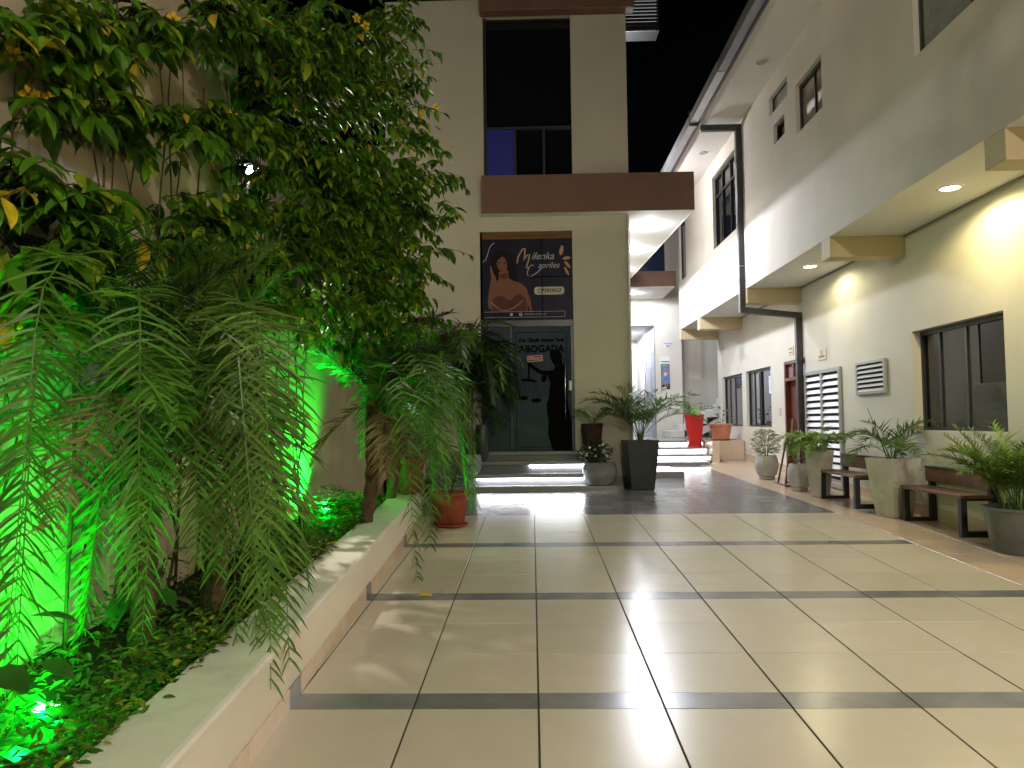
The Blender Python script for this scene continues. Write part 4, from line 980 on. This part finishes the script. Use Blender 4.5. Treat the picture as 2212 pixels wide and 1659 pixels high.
CL = [(-2.27, 3.25, 3.28, 0.12, 0.2, 0.12, 10), (-2.26, 3.65, 3.49, 0.16, 0.2, 0.11, 14), (-2.3, 3.4, 3.44, 0.12, 0.2, 0.06, 8),
      (-2.11, 5.9, 2.52, 0.29, 0.32, 0.21, 26), (-1.88, 6.6, 2.59, 0.36, 0.4, 0.24, 40), (-1.56, 7.4, 2.53, 0.36, 0.4, 0.27, 40), (-1.3, 8.0, 2.61, 0.3, 0.34, 0.29, 26), (-1.93, 6.0, 3.8, 0.26, 0.29, 0.29, 30), (-1.69, 6.2, 4.65, 0.3, 0.34, 0.3, 30), (-1.54, 6.9, 3.53, 0.34, 0.37, 0.37, 40), (-1.81, 6.5, 3.5, 0.32, 0.35, 0.35, 40), (-1.42, 7.4, 3.53, 0.32, 0.36, 0.36, 30), (-1.87, 7.2, 2.33, 0.35, 0.39, 0.22, 26), (-2.0, 6.0, 2.83, 0.26, 0.29, 0.22, 26), (-1.39, 8.0, 2.95, 0.26, 0.29, 0.29, 20), (-1.8, 5.8, 4.38, 0.25, 0.28, 0.21, 20),
      (-2.29, 3.9, 3.69, 0.23, 0.26, 0.11, 26),
      (-2.22, 4.4, 3.91, 0.26, 0.29, 0.13, 30),
      (-2.1, 4.9, 4.14, 0.29, 0.32, 0.18, 34),
      (-1.98, 5.5, 4.42, 0.33, 0.36, 0.23, 38),
      (-1.71, 6.0, 4.71, 0.36, 0.4, 0.29, 44),
      (-1.43, 6.8, 5.03, 0.37, 0.41, 0.33, 44),
      (-1.21, 7.0, 5.35, 0.23, 0.25, 0.21, 16),
      (-2.28, 4.0, 3.22, 0.19, 0.22, 0.1, 20),
      (-2.24, 4.45, 3.38, 0.22, 0.24, 0.11, 24),
      (-2.2, 5.0, 3.59, 0.24, 0.27, 0.15, 28),
      (-2.15, 5.6, 3.73, 0.24, 0.27, 0.2, 30),
      (-1.98, 5.9, 4.17, 0.29, 0.32, 0.32, 44),
      (-1.74, 6.4, 4.35, 0.31, 0.35, 0.39, 50),
      (-1.45, 6.9, 4.47, 0.3, 0.33, 0.42, 44),
      (-1.88, 6.2, 3.72, 0.3, 0.34, 0.34, 48),
      (-1.62, 6.7, 3.8, 0.33, 0.36, 0.4, 54),
      (-1.36, 7.3, 3.86, 0.32, 0.35, 0.4, 44),
      (-1.18, 7.6, 3.63, 0.29, 0.32, 0.32, 34),
      (-1.96, 6.1, 3.15, 0.26, 0.29, 0.29, 34),
      (-1.72, 6.6, 3.2, 0.32, 0.36, 0.36, 50),
      (-1.45, 7.1, 3.19, 0.31, 0.34, 0.34, 44),
      (-1.34, 7.7, 3.13, 0.25, 0.28, 0.28, 26),
      (-1.91, 6.3, 2.89, 0.27, 0.3, 0.23, 26),
      (-1.65, 7.0, 2.82, 0.3, 0.34, 0.25, 34),
      (-2.08, 5.9, 3.4, 0.19, 0.21, 0.28, 24),
      (-1.02, 7.8, 4.11, 0.21, 0.23, 0.21, 14),
      (-1.24, 7.4, 4.4, 0.24, 0.27, 0.36, 26),
      (-1.29, 7.2, 4.82, 0.19, 0.22, 0.3, 20),
      (-1.44, 7.7, 2.76, 0.25, 0.28, 0.23, 18),
      (-0.92, 7.8, 4.21, 0.17, 0.2, 0.12, 5),
      (-0.86, 7.9, 3.73, 0.15, 0.2, 0.12, 5),
      (-1.04, 7.9, 3.32, 0.17, 0.2, 0.14, 6),
      (-1.19, 7.4, 5.15, 0.16, 0.2, 0.27, 9),
      (-1.2, 8.0, 3.1, 0.17, 0.2, 0.14, 5),
      (-2.26, 3.42, 2.69, 0.13, 0.2, 0.09, 12),
      (-2.19, 3.5, 2.6, 0.13, 0.2, 0.11, 14),
      (-2.22, 3.42, 2.41, 0.13, 0.2, 0.1, 14),
      (-2.17, 3.65, 2.45, 0.14, 0.2, 0.11, 14),
      (-2.27, 3.4, 2.27, 0.12, 0.2, 0.08, 9),
      (-2.2, 3.5, 2.23, 0.12, 0.2, 0.08, 10),
      (-2.22, 3.45, 2.1, 0.12, 0.2, 0.08, 7),
      (-2.27, 3.4, 1.98, 0.12, 0.2, 0.06, 4),
      (-2.31, 3.45, 3.25, 0.12, 0.2, 0.12, 7),
      (-2.3, 3.5, 3.06, 0.12, 0.2, 0.11, 8),
      (-2.33, 3.35, 2.75, 0.12, 0.2, 0.08, 4),
      (-2.27, 3.7, 3.32, 0.12, 0.2, 0.11, 9),
      (-2.21, 4.7, 2.82, 0.18, 0.2, 0.14, 16),
      (-2.14, 5.0, 2.84, 0.19, 0.21, 0.18, 20),
      (-2.2, 5.0, 2.59, 0.22, 0.24, 0.15, 18),
      (-2.11, 5.6, 2.71, 0.21, 0.24, 0.2, 22),
      (-2.28, 4.6, 2.54, 0.12, 0.2, 0.11, 8),
      (-2.1, 5.3, 3.08, 0.17, 0.2, 0.16, 14)]
leaves = []; twigs = MB()
for (cx_, cy_, cz_, rx, ry, rz, nt_) in CL:
    for k in range(nt_):
        u = Vector((random.gauss(0, .4), random.gauss(0, .4), random.gauss(0, .4)))
        st_ = Vector((cx_+u.x*rx, cy_+u.y*ry, cz_+u.z*rz))
        if st_.x < -2.36 and st_.y < 6.3: st_.x = -2.36
        az = random.uniform(0, 2*math.pi)
        d = Vector((math.cos(az)+.35, math.sin(az)-.15, random.uniform(-.5, .35))).normalized()
        L = random.uniform(.14, .34); n = random.randint(3, 5); p = st_.copy(); tp = [p.copy()]
        for i in range(n):
            p = p+d*(L/n); d = (d+Vector((0, 0, -.16))).normalized(); tp.append(p.copy())
            side = d.cross(Vector((0, 0, 1))); 
            if side.length < .1: side = Vector((1, 0, 0))
            side.normalize()
            for sg in (1, -1):
                if random.random() < .12: continue
                ld_ = (side*sg*random.uniform(.6, 1)+d*random.uniform(.3, .8)+Vector((0, 0, random.uniform(-.75, .05)))).normalized()
                leaves.append((leaf_mat(p, ld_, random.uniform(.085, .15)*(1.3 if cy_ < 4.2 else 1), random.uniform(-.5, .5)), p.copy()))
        leaves.append((leaf_mat(p, d, random.uniform(.07, .11), 0), p.copy()))
        if random.random() < .55: twigs.tube(tp, .0035, 3, .002, cap=False)
camp = Vector((0, 0, H))
leaves.sort(key=lambda l: (l[1]-camp).length/l[0].to_scale().x)
lme = []
for mm in ('leaf', 'leaf', 'leaf', 'leaf', 'leaf_l', 'leaf_y'):
    b_ = MB(); b_.v = [tuple(r) for r in LV]; b_.f = list(LF); me = b_.mesh('leaf'); me.materials.append(M[mm]); lme.append(me)
off_ = Matrix.Translation(-wloc(vine))
for i, (mx, p) in enumerate(leaves[:300]):
    r = random.random(); me = lme[5] if r < .07 else (lme[4] if r < .28 else lme[0])
    o = bpy.data.objects.new('leaf', me); COL.objects.link(o); o.parent = vine; o.matrix_basis = off_ @ mx
rest = [l[0] for l in leaves[300:]]; random.shuffle(rest)
cut = int(len(rest)*.86)
part('leaves', join_leaves(rest[:cut]), M['leaf'], vine, kind='stuff')
part('young_leaves', join_leaves(rest[cut:int(len(rest)*.985)]), M['leaf_l'], vine, kind='stuff')
part('yellow_leaves', join_leaves(rest[int(len(rest)*.985):]), M['leaf_y'], vine, kind='stuff')
part('twigs', twigs, M['stem'], vine, kind='stuff')
for k in range(26):   # woody stems climbing the wall
    y0 = random.uniform(3.1, 7.6); x0 = -2.30+random.uniform(-.06, .2); zt = random.uniform(2.9, 4.2)
    pts = [(x0, y0, zf(y0)+.25)]
    for j in range(1, 9):
        pts.append((x0+random.uniform(-.05, .07), y0+random.uniform(-.08, .08)+(.3*(j/8)*math.sin(k)), zf(y0)+.25+(zt-.4)*j/8))
    part('stem', MB().tube(pts, random.uniform(.006, .013), 5, .004), M['stem'], vine, True)
def flower_at(p, s=.045):
    m = MB(); az0 = random.random()*6
    ax = Vector((.6+random.random()*.6, -1, random.uniform(-.5, .3))).normalized(); u = ax.cross(Vector((0, 0, 1))).normalized(); w = u.cross(ax)
    P0 = Vector(p)
    m.tube([P0-ax*s*.9, P0], s*.12, 6, s*.3, cap=False)
    for k in range(5):
        a = az0+k*2*math.pi/5
        def pt(r, da, h): return P0+(u*math.cos(a+da)+w*math.sin(a+da))*r*s+ax*h*s
        m.add([pt(.25, -.5, 0), pt(.7, -.55, .18), pt(1.05, -.1, .1), pt(.75, .5, .22), pt(.25, .5, 0)], [(0, 1, 2), (0, 2, 3), (0, 3, 4)])
    part('flower', m, M['flower'], vine)
for p in [(-1.51, 6.6, 5.1), (-1.43, 6.6, 5.03), (-1.46, 6.8, 4.77), (-1.37, 7.2, 5.21), (-0.96, 7.8, 4.79), (-1.12, 7.6, 4.5), (-2.3, 3.3, 3.18), (-2.29, 3.4, 3.04), (-1.86, 6.0, 4.01), (-2.24, 4.7, 2.54), (-2.26, 3.3, 1.94), (-2.1, 4.4, 3.93), (-2.24, 3.4, 3.02), (-2.14, 5.4, 3.75)]: flower_at(p)

# --- ground cover and big-leaved plants in the bed
def cover(n, region, size, zoff):
    out = []
    for _ in range(n):
        y_ = random.uniform(*region[1]); x = px(y_)-.30-random.uniform(0, 1)**1.0*(px(y_)-.30+2.36)
        if random.random() < .5: x = px(y_)-.26-abs(random.gauss(0, .14))
        h = random.uniform(0, zoff)*(.6+.4*math.sin(y_*3+x*5))
        az = random.uniform(0, 2*math.pi)
        d = Vector((math.cos(az), math.sin(az), random.uniform(-.2, .9)))
        out.append(leaf_mat(Vector((x, y_, zf(y_)+.28+h)), d, random.uniform(*size), random.uniform(-.6, .6)))
    return out
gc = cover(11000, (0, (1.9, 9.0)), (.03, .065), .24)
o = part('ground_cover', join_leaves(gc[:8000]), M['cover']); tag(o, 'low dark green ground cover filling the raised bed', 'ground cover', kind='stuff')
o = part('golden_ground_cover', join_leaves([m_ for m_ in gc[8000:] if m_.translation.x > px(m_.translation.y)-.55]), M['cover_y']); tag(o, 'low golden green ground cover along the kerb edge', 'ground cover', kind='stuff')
def pothos(label, base, n, spread, size, group):
    t = thing('pothos_plant', label, 'plant', base, group)
    b_ = MB(); vv = LV.copy(); vv[:, 1] *= 1.7; b_.v = [tuple(r) for r in vv]; b_.f = list(LF); me = b_.mesh('leaf', smooth=True); me.materials.append(M['pothos'])
    B = Vector(base)
    for k in range(n):
        az = random.uniform(0, 2*math.pi); r = random.uniform(.2, 1)*spread
        p = B+Vector((math.cos(az)*r*.6, math.sin(az)*r, random.uniform(.05, 1)*spread*1.2))
        d = Vector((math.cos(az)*.7+.4, math.sin(az)*.5-.2, random.uniform(-.5, .3)))
        o = bpy.data.objects.new('leaf', me); COL.objects.link(o); o.parent = t
        o.matrix_basis = Matrix.Translation(-B) @ leaf_mat(p, d, random.uniform(*size), random.uniform(-.4, .4))
        if k % 2 == 0: part('stem', MB().tube([B, B.lerp(p, .5)+Vector((0, 0, .04)), p], .004, 4), M['stem'], t)
pothos('broad glossy leaves at the far left edge beside the green light', (-1.98, 2.55, zf(2.5)+.27), 22, .42, (.13, .2), 'broad leaved plants in the bed')
pothos('broad glossy leaves at the left picture edge nearest the camera', (-2.0, 2.2, zf(2.2)+.35), 18, .45, (.13, .2), 'broad leaved plants in the bed')
pothos('broad dark leaves under the arching palm by the wall', (-2.1, 4.2, zf(4.2)+.27), 12, .3, (.12, .2), 'broad leaved plants in the bed')

# --- potted plants
def round_pot(label, x, y_, prof, m, name='potted_plant', cat='potted plant', n=32, group=None, soilr=None, sq=0, rot=0, ribs=False):
    zb_ = prof[0][1]
    t = thing(name, label, cat, (x, y_, zb_), group)
    o = part('pot', MB().lathe(x, y_, prof, n, True, False, sq, rot), M[m], t)
    auto_smooth(o, 40)
    top = max(p[1] for p in prof); rr = soilr or prof[-1][0]
    sm = MB().lathe(x, y_, [(rr, top-.05), (rr*.5, top-.035), (.01, top-.03)], n, False, True, sq, rot)
    part('soil', sm, M['soil'], t)
    return t, top-.03
def add_areca(t, x, y_, z, n, L, el, dr_, mats_, ll=.2, lw=.014, nn=20, stem=.12, hang=.4, a0=0, a1=360, rr=.006):
    lw *= .8; nn = int(nn*1.15)
    for i in range(n):
        az = D(a0+(a1-a0)*(i+random.uniform(-.35, .35))/n)
        b_ = Vector((x+math.cos(az)*stem*.35*random.random(), y_+math.sin(az)*stem*.35*random.random(), z))
        part('frond', frond_mb(b_, az, D(random.uniform(*el)), L*random.uniform(.75, 1.15), D(random.uniform(*dr_)), ll, nn, lw, .3, hang, rr, seed=random.random()), M[mats_[i % len(mats_)]], t)
def add_bush(t, x, y_, z, r, h, n, size, m, narrow=1.0, up=.3, name='foliage', stems=6):
    ms = []
    for _ in range(n):
        a = random.uniform(0, 2*math.pi); rr = r*math.sqrt(random.random()); zz = random.random()
        rr *= math.sin(math.pi*(.15+.8*zz))**.6
        p = Vector((x+rr*math.cos(a), y_+rr*math.sin(a), z+h*(.12+.88*zz)))
        d = Vector((math.cos(a)+random.uniform(-.6, .6), math.sin(a)+random.uniform(-.6, .6), random.uniform(-.6, .6)+up))
        mm = leaf_mat(p, d, random.uniform(*size), random.uniform(-.7, .7))
        if narrow != 1: mm = mm @ Matrix.Diagonal((1, narrow, 1, 1))
        ms.append(mm)
    part(name, join_leaves(ms), M[m], t, kind='stuff')
    for k in range(stems):
        a = random.uniform(0, 6.28)
        part('stem', MB().tube([(x+.02*math.cos(a), y_+.02*math.sin(a), z-.02), (x+r*.25*math.cos(a), y_+r*.25*math.sin(a), z+h*.4), (x+r*.5*math.cos(a), y_+r*.5*math.sin(a), z+h*.8)], .005, 4, .003), M['stem'], t)
# terracotta bowl with saucer on the floor
def rim_pot(zb_, r0, r1, h, rim=.05, lip=.02):
    return [(r0, zb_), (r0+.005, zb_+.01), (r1-.012, zb_+h-rim), (r1+lip, zb_+h-rim+.004), (r1+lip+.008, zb_+h-.006), (r1+lip, zb_+h), (r1-.012, zb_+h-.004), (r1-.03, zb_+h-.06)]
z = zf(8.9)
t, zt = round_pot('terracotta pot with a twiggy shrub on its saucer before the steps', -.965, 8.9, rim_pot(z+.03, .165, .235, .36), 'terra')
part('saucer', MB().lathe(-.965, 8.9, [(.19, z), (.215, z+.03), (.205, z+.03), (.18, z+.012)], 28, True, True), M['terra'], t, True)
add_bush(t, -.965, 8.9, zt, .27, .45, 280, (.04, .07), 'palm_d', .9, .3, stems=12)
z = zf(9.0)+.365
t, zt = round_pot('taller terracotta pot with trailing plant at the far end of the kerb', -1.42, 8.98, rim_pot(z+.02, .125, .18, .40, .07), 'terra')
part('saucer', MB().lathe(-1.42, 8.98, [(.14, z-.003), (.17, z+.022), (.16, z+.022), (.135, z+.01)], 24, True, True), M['terra'], t, True)
add_bush(t, -1.42, 8.98, zt, .27, .32, 320, (.04, .08), 'palm_d', .8, .1)
for k in range(14):
    a = D(random.uniform(-150, 20)); b_ = Vector((-1.42+.1*math.cos(a), 8.98+.1*math.sin(a), zt+.05))
    part('trailing_strand', frond_mb(b_, a, D(40), random.uniform(.5, .8), D(150), .05, 8, .006, .4, .6, .005), M['palm_dead' if k % 3 else 'palm'], t)
# grey pot with a tall drooping palm left of the steps
z = .705
t, zt = round_pot('grey round pot with a tall drooping palm left of the shop door', -1.0, 12.12, [(.13, z), (.17, z+.05), (.2, z+.15), (.195, z+.24), (.175, z+.31), (.16, z+.31), (.16, z+.26)], 'gpot')
for k in range(5):
    a = k*1.26; part('cane', MB().tube([(-1.0+.05*math.cos(a), 12.12+.05*math.sin(a), zt-.05), (-1.05+.12*math.cos(a), 11.95+.1*math.sin(a), 2.5)], .016, 6), M['stem'], t)
for i in range(76):
    az = D(i*360/29+random.uniform(-8, 8)); 
    part('frond', frond_mb(Vector((-1.3+.08*math.cos(az), 11.6+.08*math.sin(az), 2.55-abs(random.gauss(0, .4)))), az, D(random.uniform(20, 84)), random.uniform(1.0, 1.55), D(random.uniform(100, 170)), .33, 46, .022, .15, .9, .006, seed=random.random()), M['palm_d' if i % 3 else 'palm'], t)
# dark pot left of the door
z = 1.045
t, zt = round_pot('small dark glazed pot beside the sidelight of the shop door', -.80, 12.30, [(.07, z-.14), (.10, z), (.12, z+.2), (.11, z+.4), (.10, z+.44), (.09, z+.44), (.09, z+.4)], 'dpot')
add_areca(t, -.80, 12.30, zt, 7, .55, (40, 80), (80, 140), ['palm_d'], .16, .012, 16)
# bark pot with fan leaves and ribbed bowl right of the door
z = .895
t, zt = round_pot('black bark textured pot with pale fan palm right of the door', .955, 12.38, [(.10, z), (.12, z+.05), (.145, z+.25), (.165, z+.5), (.175, z+.585), (.155, z+.59), (.15, z+.52)], 'stump', n=22)
for (a, e, L, m_) in ((185, 60, .38, 'areca_l'), (150, 72, .36, 'palm'), (10, 55, .42, 'palm'), (-60, 50, .3, 'areca')):
    part('frond', frond_mb(Vector((.955, 12.36, zt)), D(a), D(e), L, D(75 if a > 100 else 40), .2, 16, .016, .35, .35, .008), M[m_], t)
z = .528
rib = [(.12, z)]
for k in range(17):
    f = k/16; r = .135+.135*math.sin(math.pi*(.12+.62*f))
    rib += [(r, z+.01+.33*f), (r+.006, z+.01+.33*f+.008)]
rib += [(.225, z+.352), (.21, z+.352), (.205, z+.31)]
t, zt = round_pot('wide ribbed grey bowl of flowering greenery on the bottom step', 1.04, 12.08 - .0, rib, 'gpot', n=36)
add_bush(t, .98, 12.08, zt-.02, .25, .36, 420, (.04, .08), 'palm_d', 1.2, .4)
for k in range(12):
    p = Vector((.98+random.uniform(-.2, .2), 11.98+random.uniform(-.1, .1), zt+random.uniform(.12, .34))); m_ = MB()
    for q in range(5):
        a = q*1.257; m_.add([p, p+Vector((.016*math.cos(a-.5), -.004, .016*math.sin(a-.5))), p+Vector((.02*math.cos(a), -.006, .02*math.sin(a))), p+Vector((.016*math.cos(a+.5), -.004, .016*math.sin(a+.5)))], [(0, 1, 2, 3)])
    part('flower', m_, M['paper'], t)
# tall dark square planter with palm at the corner
z = zf(12.1)
t, zt = round_pot('tall tapered charcoal planter with a palm at the building corner', 1.675, 12.12, [(.175, z), (.18, z+.02), (.245, z+.74), (.25, z+.76), (.225, z+.76), (.22, z+.70)], 'dpot', n=32, sq=1, rot=D(6))
add_areca(t, 1.675, 12.12, zt, 9, 1.15, (62, 86), (55, 105), ['palm_d', 'palm'], .27, .018, 28, hang=.35, a0=110, a1=260)
add_areca(t, 1.675, 12.12, zt, 14, 1.1, (58, 88), (55, 115), ['areca', 'palm', 'palm_p'], .26, .018, 28, hang=.4, a0=-100, a1=90)
part('stake', MB().tube([(1.72, 12.1, zt), (1.80, 12.12, zt+1.25)], .006, 5), M['stem'], t)
# red planter on the rear steps
z = .945
t, zt = round_pot('tall tapered red planter with a small palm on the rear steps', 3.50, 16.75, [(.135, z+.02), (.14, z+.03), (.205, z+.66), (.215, z+.70), (.195, z+.70), (.19, z+.64)], 'red', n=32)
part('saucer', MB().lathe(3.5, 16.75, [(.15, z), (.16, z+.03), (.15, z+.03)], 28, True, True), M['red'], t, True)
add_areca(t, 3.5, 16.75, zt, 9, .48, (35, 85), (50, 110), ['areca', 'areca_l', 'palm'], .18, .016, 14)
# salmon pot on the block
z = 1.065
t, zt = round_pot('salmon terracotta tub with a sparse sapling on the tiled block', 4.17, 17.2, rim_pot(z+.03, .18, .25, .34, .05), 'terra2')
part('saucer', MB().lathe(4.17, 17.2, [(.19, z), (.2, z+.03), (.18, z+.03)], 28, True, True), M['terra'], t, True)
add_bush(t, 4.2, 17.2, zt, .2, .36, 22, (.08, .13), 'areca', 1.1, .3, stems=3)
# pale round pots
def ball(zb_, r, h): return [(r*.62, zb_), (r*.66, zb_+.015), (r*.66, zb_+.05), (r*.58, zb_+.055)]+[(r*(.6+.4*math.sin(math.pi*(.08+.78*f))**.8), zb_+.055+(h-.055)*f) for f in np.linspace(0.03, 1, 12)]+[(r*.66, zb_+h-.005), (r*.64, zb_+h-.05)]
z = zf(13.3)
t, zt = round_pot('pale round concrete pot with fine variegated shrub by the small windows', 3.99, 13.3, ball(z, .195, .40), 'cpot', soilr=.13)
add_bush(t, 3.99, 13.3, zt, .21, .46, 520, (.06, .11), 'pale_l', .45, .2, stems=8)
z = zf(11.72)
t, zt = round_pot('pale round concrete pot with small leafy plant beside the wooden stand', 4.0, 11.72, ball(z, .178, .40), 'cpot', soilr=.12)
add_bush(t, 4.02, 11.72, zt, .14, .28, 90, (.05, .09), 'areca', .8, .3)
# tall tapered concrete planters
def taper(zb_, r0, r1, h): return [(r0, zb_), (r0+.004, zb_+.01), (r1-.012, zb_+h*.82), (r1, zb_+h-.01), (r1-.002, zb_+h), (r1-.03, zb_+h), (r1-.035, zb_+h-.06)]
z = zf(11.0)
t, zt = round_pot('tall tapered concrete planter with bright feathery palm before the louvred door', 4.03, 10.98, taper(z, .085, .14, .66), 'cpot2', n=32, sq=1, rot=D(28))
add_areca(t, 4.03, 10.98, zt, 18, .55, (62, 88), (90, 160), ['areca_l', 'areca'], .17, .014, 30, stem=.2, hang=.8)
add_areca(t, 4.0, 10.98, zt, 14, .62, (60, 85), (90, 170), ['areca_l'], .17, .014, 30, stem=.2, hang=.8, a0=110, a1=260)
z = zf(9.3)
t, zt = round_pot('tall tapered concrete planter with sparse palm between the benches', 4.275, 9.3, taper(z, .135, .212, .69), 'cpot2', n=32, sq=1, rot=D(20))
add_areca(t, 4.275, 9.3, zt, 12, .68, (48, 88), (60, 120), ['areca', 'palm_p', 'palm'], .23, .015, 24, hang=.35)
part('bare_stalk', MB().tube([(4.2, 9.25, zt), (4.1, 9.25, zt+.3), (3.98, 9.25, zt+.62)], .008, 5, .003), M['stem'], t)
part('bare_stalk', MB().tube([(4.3, 9.3, zt), (4.36, 9.3, zt+.5)], .005, 5, .003), M['stem'], t)
# grey tub with bushy palm, bottom right
z = zf(7.25)
t, zt = round_pot('grey plastic tub with a bushy yellow green palm at the right edge', 4.50, 7.25, [(.25, z), (.26, z+.01), (.315, z+.38), (.335, z+.385), (.34, z+.41), (.32, z+.412), (.30, z+.34)], 'bpot', n=36)
add_areca(t, 4.47, 7.25, zt, 44, .8, (62, 88), (30, 90), ['areca', 'areca_l', 'palm_p', 'areca'], .21, .014, 34, stem=.4, hang=.5)
# little terracotta pot behind the concrete planter
z = zf(11.2)
t, zt = round_pot('small terracotta pot with trailing plant tucked behind the concrete planter', 4.1, 11.32, rim_pot(z, .06, .09, .2, .04, .01), 'terra')
add_bush(t, 4.1, 11.32, zt, .1, .2, 60, (.03, .06), 'areca', 1, 0, stems=3)

# a fallen leaf on the slate strip
fl_ = bpy.data.objects.new('fallen_leaf', lme[5]); COL.objects.link(fl_)
fl_.matrix_world = leaf_mat(Vector((-.87, 5.80, zf(5.8)+.012)), (.9, .3, .05), .13, .2)
tag(fl_, 'single dry leaf lying on the slate strip near the kerb', 'leaf')
